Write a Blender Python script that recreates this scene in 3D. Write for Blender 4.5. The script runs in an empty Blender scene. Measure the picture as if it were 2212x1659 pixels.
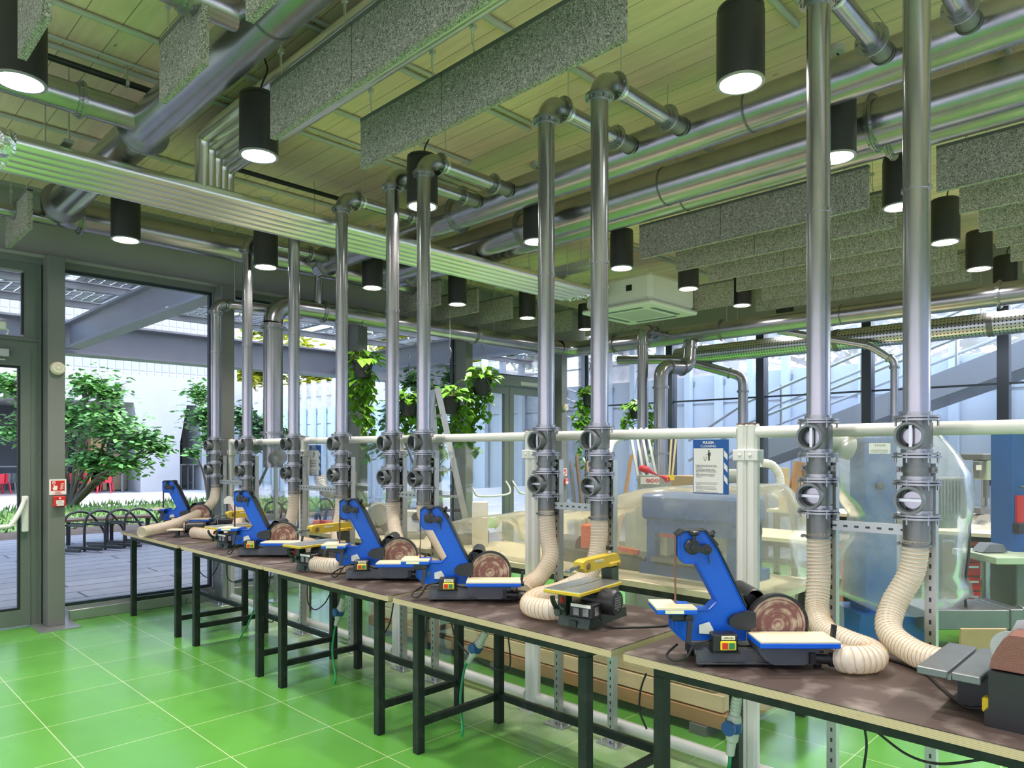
import bpy, bmesh, math, random
from mathutils import Vector, Matrix, noise
random.seed(7)
SC = bpy.context.scene
COL = SC.collection
PI = math.pi
R = math.radians
# ---------------------------------------------------------------- camera
F, HOR, YAW, ZC = 1535.0, 974.5, R(44.6), 1.66      # pixels (2212x1659 frame), metres
SA, CA = math.sin(YAW), math.cos(YAW)
cd = bpy.data.cameras.new('camera'); cam = bpy.data.objects.new('camera', cd); COL.objects.link(cam)
cam.location = (0, 0, ZC); cam.rotation_euler = (PI/2, 0, YAW)
cd.sensor_width = 36; cd.lens = F/2212*36; cd.shift_y = (HOR-829.5)/2212
cd.clip_start = .05; cd.clip_end = 300
SC.camera = cam
def ray(px, py):
    u = (px-1106)/F; v = -(py-HOR)/F
    return Vector((-SA+u*CA, CA+u*SA, v))
def atZ(px, py, Z): r = ray(px, py); t = (Z-ZC)/r.z; return Vector((t*r.x, t*r.y, Z))
def atY(px, py, Y): r = ray(px, py); t = Y/r.y; return Vector((t*r.x, Y, ZC+t*r.z))
def atX(px, py, X): r = ray(px, py); t = X/r.x; return Vector((X, t*r.y, ZC+t*r.z))
def atD(px, py, d): r = ray(px, py); return Vector((d*r.x, d*r.y, ZC+d*r.z))
# ---------------------------------------------------------------- materials
MATS = {}
def nt(name):
    m = bpy.data.materials.new(name); m.use_nodes = True
    t = m.node_tree; t.nodes.clear()
    o = t.nodes.new('ShaderNodeOutputMaterial')
    return m, t, o
def N(t, typ, **kw):
    n = t.nodes.new(typ)
    for k, v in kw.items():
        if k in n.inputs: n.inputs[k].default_value = v
        else: setattr(n, k, v)
    return n
def L(t, a, ao, b, bi): t.links.new(a.outputs[ao], b.inputs[bi])
def c4(c): return (c[0], c[1], c[2], 1)
def mat(name, col, rough=.5, metal=0., var=.12, scale=12, bump=0., spec=.5, coat=0., bscale=None, stretch=None, dust=None):
    """principled material, colour broken up by object-space noise"""
    m, t, o = nt(name)
    b = N(t, 'ShaderNodeBsdfPrincipled'); b.inputs['Roughness'].default_value = rough
    b.inputs['Metallic'].default_value = metal; b.inputs['Specular IOR Level'].default_value = spec
    b.inputs['Coat Weight'].default_value = coat
    tc = N(t, 'ShaderNodeTexCoord'); src, so = tc, 'Object'
    if stretch:
        mp = N(t, 'ShaderNodeMapping'); mp.inputs['Scale'].default_value = stretch; L(t, tc, 'Object', mp, 'Vector'); src, so = mp, 'Vector'
    n = N(t, 'ShaderNodeTexNoise'); n.inputs['Scale'].default_value = scale; n.inputs['Detail'].default_value = 4; L(t, src, so, n, 'Vector')
    mx = N(t, 'ShaderNodeMix', data_type='RGBA')
    mx.inputs[6].default_value = c4([q*(1-var) for q in col]); mx.inputs[7].default_value = c4([min(1, q*(1+var)) for q in col])
    L(t, n, 'Fac', mx, 0)
    out = (mx, 2)
    if dust:
        n2 = N(t, 'ShaderNodeTexNoise'); n2.inputs['Scale'].default_value = dust[1]; n2.inputs['Detail'].default_value = 8; L(t, tc, 'Object', n2, 'Vector')
        rp = N(t, 'ShaderNodeValToRGB'); rp.color_ramp.elements[0].position = .5; rp.color_ramp.elements[1].position = .75; L(t, n2, 'Fac', rp, 'Fac')
        m2 = N(t, 'ShaderNodeMix', data_type='RGBA'); L(t, rp, 'Color', m2, 0); L(t, mx, 2, m2, 6); m2.inputs[7].default_value = c4(dust[0]); out = (m2, 2)
    t.links.new(out[0].outputs[out[1]], b.inputs['Base Color'])
    if bump:
        nb = N(t, 'ShaderNodeTexNoise'); nb.inputs['Scale'].default_value = bscale or scale*4; nb.inputs['Detail'].default_value = 3; L(t, src, so, nb, 'Vector')
        bp = N(t, 'ShaderNodeBump'); bp.inputs['Strength'].default_value = bump; bp.inputs['Distance'].default_value = .01
        L(t, nb, 'Fac', bp, 'Height'); L(t, bp, 'Normal', b, 'Normal')
    L(t, b, 'BSDF', o, 'Surface'); MATS[name] = m
    return m
def emis(name, col, s):
    m, t, o = nt(name); e = N(t, 'ShaderNodeEmission'); e.inputs['Color'].default_value = c4(col); e.inputs['Strength'].default_value = s
    L(t, e, 'Emission', o, 'Surface'); MATS[name] = m; return m
def thin(name, tint, gl=.06, rough=.02, haze=0., hcol=(1, 1, 1), hv=(.6, 1.4, 3., 0.)):
    """thin sheet: transparent + glossy by fresnel, with a share of diffuse haze"""
    m, t, o = nt(name)
    tr = N(t, 'ShaderNodeBsdfTransparent'); tr.inputs['Color'].default_value = c4(tint)
    g = N(t, 'ShaderNodeBsdfGlossy'); g.inputs['Roughness'].default_value = rough
    fr = N(t, 'ShaderNodeFresnel'); fr.inputs['IOR'].default_value = 1.3
    ml = N(t, 'ShaderNodeMath', operation='MULTIPLY'); L(t, fr, 'Fac', ml, 0); ml.inputs[1].default_value = gl/.04; ml.use_clamp = True
    mx = N(t, 'ShaderNodeMixShader'); L(t, ml, 'Value', mx, 0); t.links.new(tr.outputs[0], mx.inputs[1]); t.links.new(g.outputs[0], mx.inputs[2])
    last = mx
    if haze:
        d = N(t, 'ShaderNodeBsdfDiffuse'); d.inputs['Color'].default_value = c4(hcol)
        tl = N(t, 'ShaderNodeBsdfTranslucent'); tl.inputs['Color'].default_value = c4(hcol)
        ad = N(t, 'ShaderNodeMixShader'); ad.inputs[0].default_value = .5; t.links.new(d.outputs[0], ad.inputs[1]); t.links.new(tl.outputs[0], ad.inputs[2])
        m2 = N(t, 'ShaderNodeMixShader')
        nz = N(t, 'ShaderNodeTexNoise'); nz.inputs['Scale'].default_value = 3.; nz.inputs['Detail'].default_value = 5
        tc = N(t, 'ShaderNodeTexCoord'); L(t, tc, 'Object', nz, 'Vector')
        mr = N(t, 'ShaderNodeMapRange'); mr.inputs['From Min'].default_value = .3; mr.inputs['From Max'].default_value = .7
        mr.inputs['To Min'].default_value = haze*hv[0]; mr.inputs['To Max'].default_value = min(1, haze*hv[1]); nz.inputs['Scale'].default_value = hv[2]; nz.inputs['Distortion'].default_value = hv[3]; L(t, nz, 'Fac', mr, 'Value')
        L(t, mr, 'Result', m2, 0); t.links.new(last.outputs[0], m2.inputs[1]); t.links.new(ad.outputs[0], m2.inputs[2]); last = m2
    t.links.new(last.outputs[0], o.inputs['Surface']); MATS[name] = m; return m
# ---------------------------------------------------------------- mesh builder
class MB:
    def __init__(s, xf=None): s.v = []; s.f = []; s.mi = []; s.sm = []; s.xf = xf or Matrix(); s.m = 0
    def add(s, vs, fs, smooth=False):
        b = len(s.v); s.v += [s.xf @ Vector(v) for v in vs]
        for f in fs: s.f.append([b+i for i in f]); s.mi.append(s.m); s.sm.append(smooth)
        return s
    def box(s, a, b, bev=0):
        x0, y0, z0 = [min(p, q) for p, q in zip(a, b)]; x1, y1, z1 = [max(p, q) for p, q in zip(a, b)]
        if bev and min(x1-x0, y1-y0, z1-z0) > 2.2*bev:
            vs = []; e = bev
            for z, i in ((z0, e), (z0+e, 0), (z1-e, 0), (z1, e)):
                vs += [(x0+i+e*(i == 0), y0+i, z), (x1-i-e*(i == 0), y0+i, z), (x1-i, y0+i+e*(i == 0), z), (x1-i, y1-i-e*(i == 0), z),
                       (x1-i-e*(i == 0), y1-i, z), (x0+i+e*(i == 0), y1-i, z), (x0+i, y1-i-e*(i == 0), z), (x0+i, y0+i+e*(i == 0), z)]
            fs = [list(range(7, -1, -1)), list(range(24, 32))]
            for k in range(3):
                for j in range(8): fs.append((k*8+j, k*8+(j+1) % 8, k*8+8+(j+1) % 8, k*8+8+j))
            return s.add(vs, fs)
        vs = [(x, y, z) for z in (z0, z1) for x, y in ((x0, y0), (x1, y0), (x1, y1), (x0, y1))]
        return s.add(vs, [(3, 2, 1, 0), (4, 5, 6, 7), (0, 1, 5, 4), (1, 2, 6, 5), (2, 3, 7, 6), (3, 0, 4, 7)])
    def bar(s, p, q, w, h, up=(0, 0, 1)):
        p, q = Vector(p), Vector(q); d = (q-p).normalized(); u = Vector(up)
        if abs(d.dot(u)) > .98: u = Vector((0, 1, 0))
        x = d.cross(u).normalized(); y = x.cross(d)
        vs = [e+x*a*w/2+y*b*h/2 for e in (p, q) for a, b in ((-1, -1), (1, -1), (1, 1), (-1, 1))]
        return s.add(vs, [(3, 2, 1, 0), (4, 5, 6, 7), (0, 1, 5, 4), (1, 2, 6, 5), (2, 3, 7, 6), (3, 0, 4, 7)])
    def lathe(s, prof, o=(0, 0, 0), ax=(0, 0, 1), seg=20, smooth=True, caps=True):
        """prof: (radius, distance along ax)"""
        a = Vector(ax).normalized(); u = Vector((1, 0, 0)) if abs(a.x) < .9 else Vector((0, 1, 0))
        x = (u-a*u.dot(a)).normalized(); y = a.cross(x); o = Vector(o)
        # sharp profile corners are split so smooth shading stays on the walls
        vs = []; fs = []; prev = None
        for k in range(len(prof)-1):
            (r0, h0), (r1, h1) = prof[k], prof[k+1]
            b = len(vs)
            for r, h in ((r0, h0), (r1, h1)):
                vs += [o+a*h+(x*math.cos(2*PI*j/seg)+y*math.sin(2*PI*j/seg))*r for j in range(seg)]
            fs += [(b+j, b+(j+1) % seg, b+seg+(j+1) % seg, b+seg+j) for j in range(seg)]
        s.add(vs, fs, smooth)
        if caps:
            for (r, h), rev in ((prof[0], True), (prof[-1], False)):
                if r > 1e-5:
                    c = [o+a*h+(x*math.cos(2*PI*j/seg)+y*math.sin(2*PI*j/seg))*r for j in range(seg)]
                    s.add(c, [list(range(seg))[::-1] if rev else list(range(seg))])
        return s
    def cyl(s, p, q, r, seg=16, r2=None, caps=True):
        p, q = Vector(p), Vector(q)
        return s.lathe([(r, 0), (r if r2 is None else r2, (q-p).length)], p, q-p, seg, True, caps)
    def ring(s, o, ax, r0, r1, w, seg=24):
        return s.lathe([(r0, -w/2), (r1, -w/2), (r1, w/2), (r0, w/2), (r0, -w/2)], o, ax, seg, True, False)
    def tube(s, pts, rad, seg=8, closed=False, caps=True):
        """rad: number or list"""
        pts = [Vector(p) for p in pts]; n = len(pts)
        rr = rad if isinstance(rad, (list, tuple)) else [rad]*n
        vs = []; fs = []; x = None
        for i, p in enumerate(pts):
            d = (pts[min(i+1, n-1)]-pts[max(i-1, 0)])
            if d.length < 1e-9: d = Vector((0, 0, 1))
            d.normalize()
            if x is None:
                u = Vector((0, 0, 1)) if abs(d.z) < .9 else Vector((1, 0, 0))
                x = (u-d*u.dot(d)).normalized()
            else:
                x = x-d*x.dot(d); x.normalize()
            y = d.cross(x)
            vs += [p+(x*math.cos(2*PI*j/seg)+y*math.sin(2*PI*j/seg))*rr[i] for j in range(seg)]
        for i in range(n-1): fs += [(i*seg+j, i*seg+(j+1) % seg, (i+1)*seg+(j+1) % seg, (i+1)*seg+j) for j in range(seg)]
        s.add(vs, fs, True)
        if caps: s.add(vs[:seg], [list(range(seg))[::-1]]); s.add(vs[-seg:], [list(range(seg))])
        return s
    def prism(s, poly, d0, d1, axes='xz'):
        """polygon in the plane of axes, extruded along the third axis from d0 to d1"""
        n = len(poly); k = [a for a in 'xyz' if a not in axes][0]
        def mk(a, b, d): return tuple({axes[0]: a, axes[1]: b, k: d}[c] for c in 'xyz')
        area = sum(poly[i][0]*poly[(i+1) % n][1]-poly[(i+1) % n][0]*poly[i][1] for i in range(n))
        vs = [mk(a, b, d) for d in (d0, d1) for a, b in poly]
        flip = ((area > 0) == (axes in ('xy', 'yz', 'zx'))) == (d1 > d0)
        fs = [list(range(n)), list(range(n, 2*n))[::-1]]+[((i+1) % n, i, n+i, n+(i+1) % n) for i in range(n)]
        if flip: fs = [list(f)[::-1] for f in fs]
        return s.add(vs, fs)
    def quad(s, a, b, c, d): return s.add([a, b, c, d], [(0, 1, 2, 3)])
    def build(s, name, m, parent=None, loc=None):
        me = bpy.data.meshes.new(name); me.from_pydata([tuple(v) for v in s.v], [], s.f)
        for x in (m if isinstance(m, (list, tuple)) else [m]): me.materials.append(MATS[x] if isinstance(x, str) else x)
        me.polygons.foreach_set('material_index', s.mi); me.polygons.foreach_set('use_smooth', s.sm)
        me.update()
        o = bpy.data.objects.new(name, me); COL.objects.link(o)
        if parent: o.parent = parent
        if loc is not None: o.location = loc
        return o
def spline(ps, n=8):
    ps = [Vector(p) for p in ps]; out = []
    for i in range(len(ps)-1):
        p0, p1, p2, p3 = ps[max(i-1, 0)], ps[i], ps[i+1], ps[min(i+2, len(ps)-1)]
        for k in range(n):
            t = k/n
            out.append(.5*((2*p1)+(p2-p0)*t+(2*p0-5*p1+4*p2-p3)*t*t+(3*p1-p0-3*p2+p3)*t**3))
    out.append(ps[-1]); return out
def even(pts, step):
    out = [pts[0].copy()]; acc = 0
    for a, b in zip(pts, pts[1:]):
        l = (b-a).length; t = step-acc
        while t <= l: out.append(a+(b-a)*(t/l)); t += step
        acc = l-(t-step)
    return out
def arc(c, u, v, r, a0, a1, n=8):
    c, u, v = Vector(c), Vector(u), Vector(v)
    return [c+(u*math.cos(a0+(a1-a0)*i/n)+v*math.sin(a0+(a1-a0)*i/n))*r for i in range(n+1)]
# ---------------------------------------------------------------- things
def tag(o, label, cat, group=None, kind=None):
    o['label'] = label; o['category'] = cat
    if group: o['group'] = group
    if kind: o['kind'] = kind
    return o
def thing(name, label, cat, loc=(0, 0, 0), rz=0, group=None, kind=None):
    o = bpy.data.objects.new(name, None); COL.objects.link(o); o.location = loc; o.rotation_euler = (0, 0, rz); o.empty_display_size = .1
    return tag(o, label, cat, group, kind)
def struct(o, label=None):
    o['kind'] = 'structure'
    if label: o['label'] = label
    return o
KIDS = {}
def children(o): return [c for c in bpy.data.objects if c.parent == o]
def dup(o, parent=None, label=None, loc=None, rz=None, tree=None):
    tree = tree or gather(o)
    c = o.copy(); COL.objects.link(c)
    if parent: c.parent = parent
    if label: c['label'] = label
    if loc is not None: c.location = loc
    if rz is not None: c.rotation_euler = (0, 0, rz)
    for ch in tree.get(o.name, []): dup(ch, c, tree=tree)
    return c
def gather(o):
    t = {}
    for q in bpy.data.objects:
        if q.parent: t.setdefault(q.parent.name, []).append(q)
    return t
def text(name, s, size, m, parent, loc, rot, align='CENTER', bold=0., ext=.0004):
    cu = bpy.data.curves.new(name, 'FONT'); cu.body = s; cu.size = size; cu.align_x = align; cu.extrude = ext; cu.offset = bold
    o = bpy.data.objects.new(name, cu); COL.objects.link(o)
    bpy.context.view_layer.update()
    dg = bpy.context.evaluated_depsgraph_get()
    me = bpy.data.meshes.new_from_object(o.evaluated_get(dg)); bpy.data.objects.remove(o)
    me.materials.clear(); me.materials.append(MATS[m])
    o = bpy.data.objects.new(name, me); COL.objects.link(o); o.parent = parent; o.location = loc; o.rotation_euler = rot
    return o
# ---------------------------------------------------------------- palette
mat('galv', (.42, .405, .425), .25, .95, .16, 9, .04, bscale=60, stretch=(1, 1, .35))
mat('galv_dull', (.21, .21, .205), .42, .85, .14, 14)
mat('flange', (.36, .36, .365), .3, .92, .15, 20)
mat('dark_port', (.20, .21, .22), .45, .6, .12, 16)
mat('zinc', (.66, .67, .66), .35, 1., .12, 25)
mat('lamp_black', (.030, .029, .027), .42, 0, .1, 20)
mat('rubber', (.012, .012, .012), .5, 0, .2, 20)
mat('black_plastic', (.016, .016, .018), .38, 0, .25, 30)
mat('white_metal', (.78, .77, .72), .38, 0, .03, 6)
mat('cream_white', (.80, .79, .72), .45, 0, .04, 5)
mat('ac_white', (.78, .80, .70), .5, 0, .03, 5)
mat('frame_grey', (.15, .17, .145), .4, .1, .05, 4)
mat('column_grey', (.19, .195, .175), .42, .1, .05, 4)
mat('steel_dark', (.16, .165, .155), .5, .1, .08, 3)
mat('beam_steel', (.34, .35, .31), .5, .1, .08, 3)
mat('mullion', (.035, .045, .065), .35, .2, .1, 5)
mat('alu', (.50, .51, .50), .35, .8, .08, 10)
mat('leg_green', (.013, .02, .016), .5, 0, .12, 12, spec=.3, dust=((.05, .055, .05), 9))
mat('base_grey', (.085, .092, .105), .42, .1, .1, 20, dust=((.13, .125, .12), 14))
mat('blue_paint', (.002, .10, .60), .36, 0, .08, 12, coat=.1, spec=.35)
mat('yellow_paint', (.62, .43, .03), .38, 0, .1, 15)
mat('yellow', (.85, .62, .02), .4, 0, .06, 20)
mat('red', (.62, .02, .015), .4, 0, .08, 20)
mat('green_btn', (.02, .22, .09), .4, 0, .08, 20)
mat('paper', (.80, .78, .74), .7, 0, .03, 20)
mat('ink', (.01, .01, .012), .6, 0, .1, 20)
mat('ink_grey', (.22, .22, .23), .7, 0, .1, 20)
mat('sign_blue', (.006, .085, .33), .5, 0, .05, 20)
mat('cream_board', (.74, .66, .46), .6, 0, .08, 22)
mat('wood_pale', (.72, .56, .33), .6, 0, .16, 6, stretch=(.4, 6, 6))
mat('wood_mid', (.42, .23, .10), .6, 0, .2, 6, stretch=(.4, 6, 6))
mat('wood_dark', (.22, .13, .07), .6, 0, .25, 6, stretch=(.4, 6, 6))
mat('card', (.40, .27, .15), .8, 0, .1, 10)
mat('green_olive', (.035, .055, .038), .4, 0, .1, 14)
mat('cable_green', (.01, .30, .10), .45, 0, .1, 20)
mat('socket_grey', (.55, .56, .50), .5, 0, .06, 20)
mat('socket_blue', (.03, .10, .30), .4, 0, .1, 20)
mat('machine_blue', (.012, .10, .34), .38, 0, .1, 4)
mat('machine_grey', (.30, .33, .30), .45, 0, .1, 8)
mat('machine_green', (.42, .50, .36), .45, 0, .08, 8)
mat('cast', (.20, .21, .22), .4, .7, .15, 14)
mat('tape', (.86, .80, .55), .7, 0, .1, 20)
mat('foil', (.80, .81, .78), .22, 1., .1, 30, 1.0, bscale=45)
mat('tray', (.80, .78, .74), .3, .95, .06, 4, .0)
mat('steel_black', (.03, .03, .03), .4, .3, .1, 12)
mat('pot', (.025, .027, .028), .5, 0, .1, 12)
mat('bark', (.10, .075, .055), .8, 0, .3, 14)
LAMP_W, SKY_S, EXPO = 76, .76, 0.82
# ================================================================ room shell
XW, YF, ZCEIL = -8.0, 10.2, 4.16      # window wall plane, far facade plane, ceiling
def mat_floor():
    m, t, o = nt('floor_green')
    b = N(t, 'ShaderNodeBsdfPrincipled')
    tc = N(t, 'ShaderNodeTexCoord')
    mp = N(t, 'ShaderNodeMapping'); mp.inputs['Location'].default_value = (6.192, -1.075, 0); L(t, tc, 'Object', mp, 'Vector')
    br = N(t, 'ShaderNodeTexBrick'); br.offset = 0; br.squash = 1
    br.inputs['Scale'].default_value = 1; br.inputs['Mortar Size'].default_value = .0022; br.inputs['Brick Width'].default_value = .6; br.inputs['Row Height'].default_value = .6
    br.inputs['Mortar Smooth'].default_value = 0
    br.inputs['Color1'].default_value = (.098, .315, .045, 1); br.inputs['Color2'].default_value = (.112, .345, .053, 1); br.inputs['Mortar'].default_value = (.55, .60, .38, 1)
    L(t, mp, 'Vector', br, 'Vector')
    nz = N(t, 'ShaderNodeTexNoise'); nz.inputs['Scale'].default_value = 2.2; nz.inputs['Detail'].default_value = 7; L(t, tc, 'Object', nz, 'Vector')
    hv = N(t, 'ShaderNodeHueSaturation'); mr = N(t, 'ShaderNodeMapRange'); mr.inputs['To Min'].default_value = .85; mr.inputs['To Max'].default_value = 1.15
    L(t, nz, 'Fac', mr, 'Value'); L(t, mr, 'Result', hv, 'Value'); L(t, br, 'Color', hv, 'Color')
    # pale dust swept against the glass partition
    sx = N(t, 'ShaderNodeSeparateXYZ'); L(t, tc, 'Object', sx, 'Vector')
    d1 = N(t, 'ShaderNodeMapRange'); d1.inputs['From Min'].default_value = 2.85; d1.inputs['From Max'].default_value = 3.2; L(t, sx, 'Y', d1, 'Value')
    d2 = N(t, 'ShaderNodeMapRange'); d2.inputs['From Min'].default_value = 3.5; d2.inputs['From Max'].default_value = 3.36; L(t, sx, 'Y', d2, 'Value')
    n2 = N(t, 'ShaderNodeTexNoise'); n2.inputs['Scale'].default_value = 5; n2.inputs['Detail'].default_value = 6; L(t, tc, 'Object', n2, 'Vector')
    k1 = N(t, 'ShaderNodeMath', operation='MULTIPLY'); L(t, d1, 'Result', k1, 0); L(t, d2, 'Result', k1, 1)
    k2 = N(t, 'ShaderNodeMath', operation='MULTIPLY'); L(t, k1, 'Value', k2, 0); L(t, n2, 'Fac', k2, 1)
    k3 = N(t, 'ShaderNodeMath', operation='MULTIPLY'); L(t, k2, 'Value', k3, 0); k3.inputs[1].default_value = 1.1
    mx = N(t, 'ShaderNodeMix', data_type='RGBA'); L(t, k3, 'Value', mx, 0); L(t, hv, 'Color', mx, 6); mx.inputs[7].default_value = (.62, .72, .46, 1)
    L(t, mx, 2, b, 'Base Color')
    r1 = N(t, 'ShaderNodeMapRange'); r1.inputs['To Min'].default_value = .16; r1.inputs['To Max'].default_value = .34; L(t, nz, 'Fac', r1, 'Value')
    L(t, r1, 'Result', b, 'Roughness'); b.inputs['Specular IOR Level'].default_value = .45
    L(t, b, 'BSDF', o, 'Surface'); MATS['floor_green'] = m
mat_floor()
def mat_ceiling():
    m, t, o = nt('ceiling_boards'); b = N(t, 'ShaderNodeBsdfPrincipled'); b.inputs['Roughness'].default_value = .65
    tc = N(t, 'ShaderNodeTexCoord')
    br = N(t, 'ShaderNodeTexBrick'); br.offset = .37; br.inputs['Scale'].default_value = 1; br.inputs['Mortar Size'].default_value = .0022
    br.inputs['Brick Width'].default_value = 3.7; br.inputs['Row Height'].default_value = .195; br.inputs['Mortar Smooth'].default_value = 0
    br.inputs['Color1'].default_value = (.94, .71, .48, 1); br.inputs['Color2'].default_value = (.98, .77, .53, 1); br.inputs['Mortar'].default_value = (.24, .19, .11, 1)
    L(t, tc, 'Object', br, 'Vector')
    mp = N(t, 'ShaderNodeMapping'); mp.inputs['Scale'].default_value = (.7, 7, 1); L(t, tc, 'Object', mp, 'Vector')
    nz = N(t, 'ShaderNodeTexNoise'); nz.inputs['Scale'].default_value = 2.5; nz.inputs['Detail'].default_value = 6; nz.inputs['Distortion'].default_value = .8; L(t, mp, 'Vector', nz, 'Vector')
    hv = N(t, 'ShaderNodeHueSaturation'); mr = N(t, 'ShaderNodeMapRange'); mr.inputs['To Min'].default_value = .8; mr.inputs['To Max'].default_value = 1.18
    L(t, nz, 'Fac', mr, 'Value'); L(t, mr, 'Result', hv, 'Value'); L(t, br, 'Color', hv, 'Color')
    vo = N(t, 'ShaderNodeTexVoronoi'); vo.inputs['Scale'].default_value = 2.2; mp2 = N(t, 'ShaderNodeMapping'); mp2.inputs['Scale'].default_value = (1, 3, 1); L(t, tc, 'Object', mp2, 'Vector'); L(t, mp2, 'Vector', vo, 'Vector')
    kr = N(t, 'ShaderNodeMapRange'); kr.inputs['From Min'].default_value = .035; kr.inputs['From Max'].default_value = .075; L(t, vo, 'Distance', kr, 'Value')
    mx = N(t, 'ShaderNodeMix', data_type='RGBA'); L(t, kr, 'Result', mx, 0); mx.inputs[6].default_value = (.42, .34, .18, 1); L(t, hv, 'Color', mx, 7)
    L(t, mx, 2, b, 'Base Color'); L(t, b, 'BSDF', o, 'Surface'); MATS['ceiling_boards'] = m
mat_ceiling()
thin('window_glass', (.97, .98, .985), .02, .0)
thin('pane_glass', (.975, .985, .97), .02, .02, .012, (.9, .92, .86))
mat('wall_plain', (.80, .79, .77), .7, 0, .04, 2)

XR, YB = 3.2, -2.6
struct(MB().box((XW-.12, YB, -.1), (XR, YF+.1, 0)).build('floor', 'floor_green'))
struct(MB().box((XW-.2, YB, ZCEIL), (XR, YF+.2, ZCEIL+.2)).build('ceiling', 'ceiling_boards'))
struct(MB().box((XR, YB, 3.0), (XR+.15, YF, ZCEIL)).build('wall_right', 'wall_plain'))  # unseen right and back walls, shaped open below to let daylight in
struct(MB().box((XW, YB-.15, 3.2), (XR, YB, ZCEIL)).build('wall_back', 'wall_plain'))
# --- window wall along X = -8
b = MB(); b.box((XW-.12, YB, 3.53), (XW-.08, YF, ZCEIL-.04)); b.box((XW-.30, YB, 3.5), (XW+.06, YF, 3.53)); b.box((XW-.3, YB, ZCEIL-.04), (XW+.06, YF, ZCEIL))

struct(b.build('beam_left', 'beam_steel'), 'dark steel beam spanning over the window wall')
struct(MB().box((XW-.1, YB, 3.44), (XW+.03, YF, 3.5)).build('trim_1', 'column_grey'), 'grey head trim above the windows')
YC = [1.757, 3.397, 5.15, 6.98, 9.13]
b = MB().box((XW-.1, 1.9, 0), (XW+.06, 6.85, .105), .004); b.box((XW-.1, 1.9, .105), (XW-.02, 6.85, .135))
struct(b.build('baseboard_left', 'alu'), 'low aluminium sill curb under the window wall')
for i, y in enumerate(YC):
    w = .07 if i else .07
    c = MB().box((XW-.02, y-w, .012), (XW+.235, y+w, 3.5), .003)
    o = struct(c.build('steel_column', 'column_grey'), ['grey steel column with the red fire call point', 'grey steel column behind the end of the glass partition', 'grey steel column behind the first hanging plant', 'grey steel column left of the glazed double door', 'grey steel column right of the glazed double door'][i])
    o['category'] = 'column'
    MB().box((XW-.14, y-.17, 0), (XW+(.42 if i == 0 else .32), y+.16, .012)).build('base_plate', 'alu', o)
def window(n, y0, y1, z0, z1, label, fr=.05, m='mullion', x=XW-.02):
    b = MB()
    b.box((x-.06, y0, z0), (x, y0+fr, z1)); b.box((x-.06, y1-fr, z0), (x, y1, z1)); b.box((x-.06, y0+fr, z0), (x, y1-fr, z0+fr)); b.box((x-.06, y0+fr, z1-fr), (x, y1-fr, z1))
    o = struct(b.build('window_%d' % n, m), label); o['category'] = 'window'
    MB().box((x-.035, y0+fr, z0+fr), (x-.025, y1-fr, z1-fr)).build('pane', 'window_glass', o)
    return o
window(1, 1.84, 3.325, .135, 3.44, 'tall window pane between the first two grey columns, over the stone paving', .03)
window(2, 3.47, 5.08, .135, 3.44, 'tall window pane behind the big vertical dust pipe', .03)
window(3, 5.22, 6.91, .135, 3.44, 'tall window pane behind the hanging plants and ladder', .03)
window(4, 7.06, 9.05, 2.86, 3.44, 'transom window pane above the glazed double door', .03)
window(5, 9.2, YF-.1, .05, 3.44, 'narrow window pane beside the room corner', .03)
# double door between the 4th and 5th columns
d = thing('door_2', 'glazed double door with grey frames and white push bars', 'door', (XW, 8.05, 0)); struct(d)
b = MB(); b.box((-.08, -.99, 2.7), (.05, .99, 2.86)); b.box((-.08, -.99, 0), (.03, -.93, 2.7)); b.box((-.08, .93, 0), (.03, .99, 2.7)); b.build('frame', 'frame_grey', d)
for sgn in (-1, 1):
    y0, y1 = (-.93, -.005) if sgn < 0 else (.005, .93)
    b = MB(); b.box((-.06, y0, .02), (0, y0+.1, 2.69)); b.box((-.06, y1-.1, .02), (0, y1, 2.69)); b.box((-.06, y0+.1, .02), (0, y1-.1, .14)); b.box((-.06, y0+.1, 2.57), (0, y1-.1, 2.69))
    lf = b.build('leaf', 'frame_grey', d)
    MB().box((-.035, y0+.1, .14), (-.025, y1-.1, 2.57)).build('pane', 'window_glass', lf)
    MB().tube(spline([(0, y0+.07, 1.18), (.1, y0+.08, 1.06), (.12, y0+.18, .98), (.12, y1-.18, .98), (.1, y1-.08, 1.06), (0, y1-.07, 1.18)], 5), .016).build('push_bar', 'white_metal', lf)
    MB().box((0, y0+.2, 2.72), (.06, y0+.6, 2.78)).build('door_closer', 'socket_grey', lf)
# left door bay
d = thing('door_1', 'grey framed glazed door with white panic bar at the far end', 'door', (XW, 1.0, 0)); struct(d)
b = MB(); b.box((-.1, .59, 0), (.02, .68, 3.44)); b.box((-.1, -1.6, 2.62), (.02, .59, 2.74)); b.box((-.1, -1.6, 3.36), (.02, .59, 3.44)); b.box((.02, .655, 0), (.04, .675, 3.44)); b.box((.02, -1.6, 2.7), (.05, .675, 2.72))
b.build('frame', 'frame_grey', d)
MB().box((-.1, .68, 0), (-.005, .70, 3.44)).build('gap_filler', 'rubber', d)  # dark filler standing in for the dark gap beside the column
MB().box((-.045, -1.6, 2.74), (-.035, .54, 3.36)).build('transom_pane', 'window_glass', d)
b = MB(); b.box((-.02, .54, 2.74), (.018, .59, 3.36)); b.build('transom_stile', 'frame_grey', d)
MB().box((-.02, .52, 2.76), (.021, .54, 3.34)).build('transom_gasket', 'rubber', d)
b = MB(); b.box((-.06, .51, .02), (.03, .588, 2.62)); b.box((-.06, -.6, .02), (.03, .51, .17)); b.box((-.06, -.6, 2.46), (.03, .51, 2.62)); b.box((-.06, -.73, .02), (.03, -.6, 2.62))
lf = b.build('leaf', 'frame_grey', d)
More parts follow.
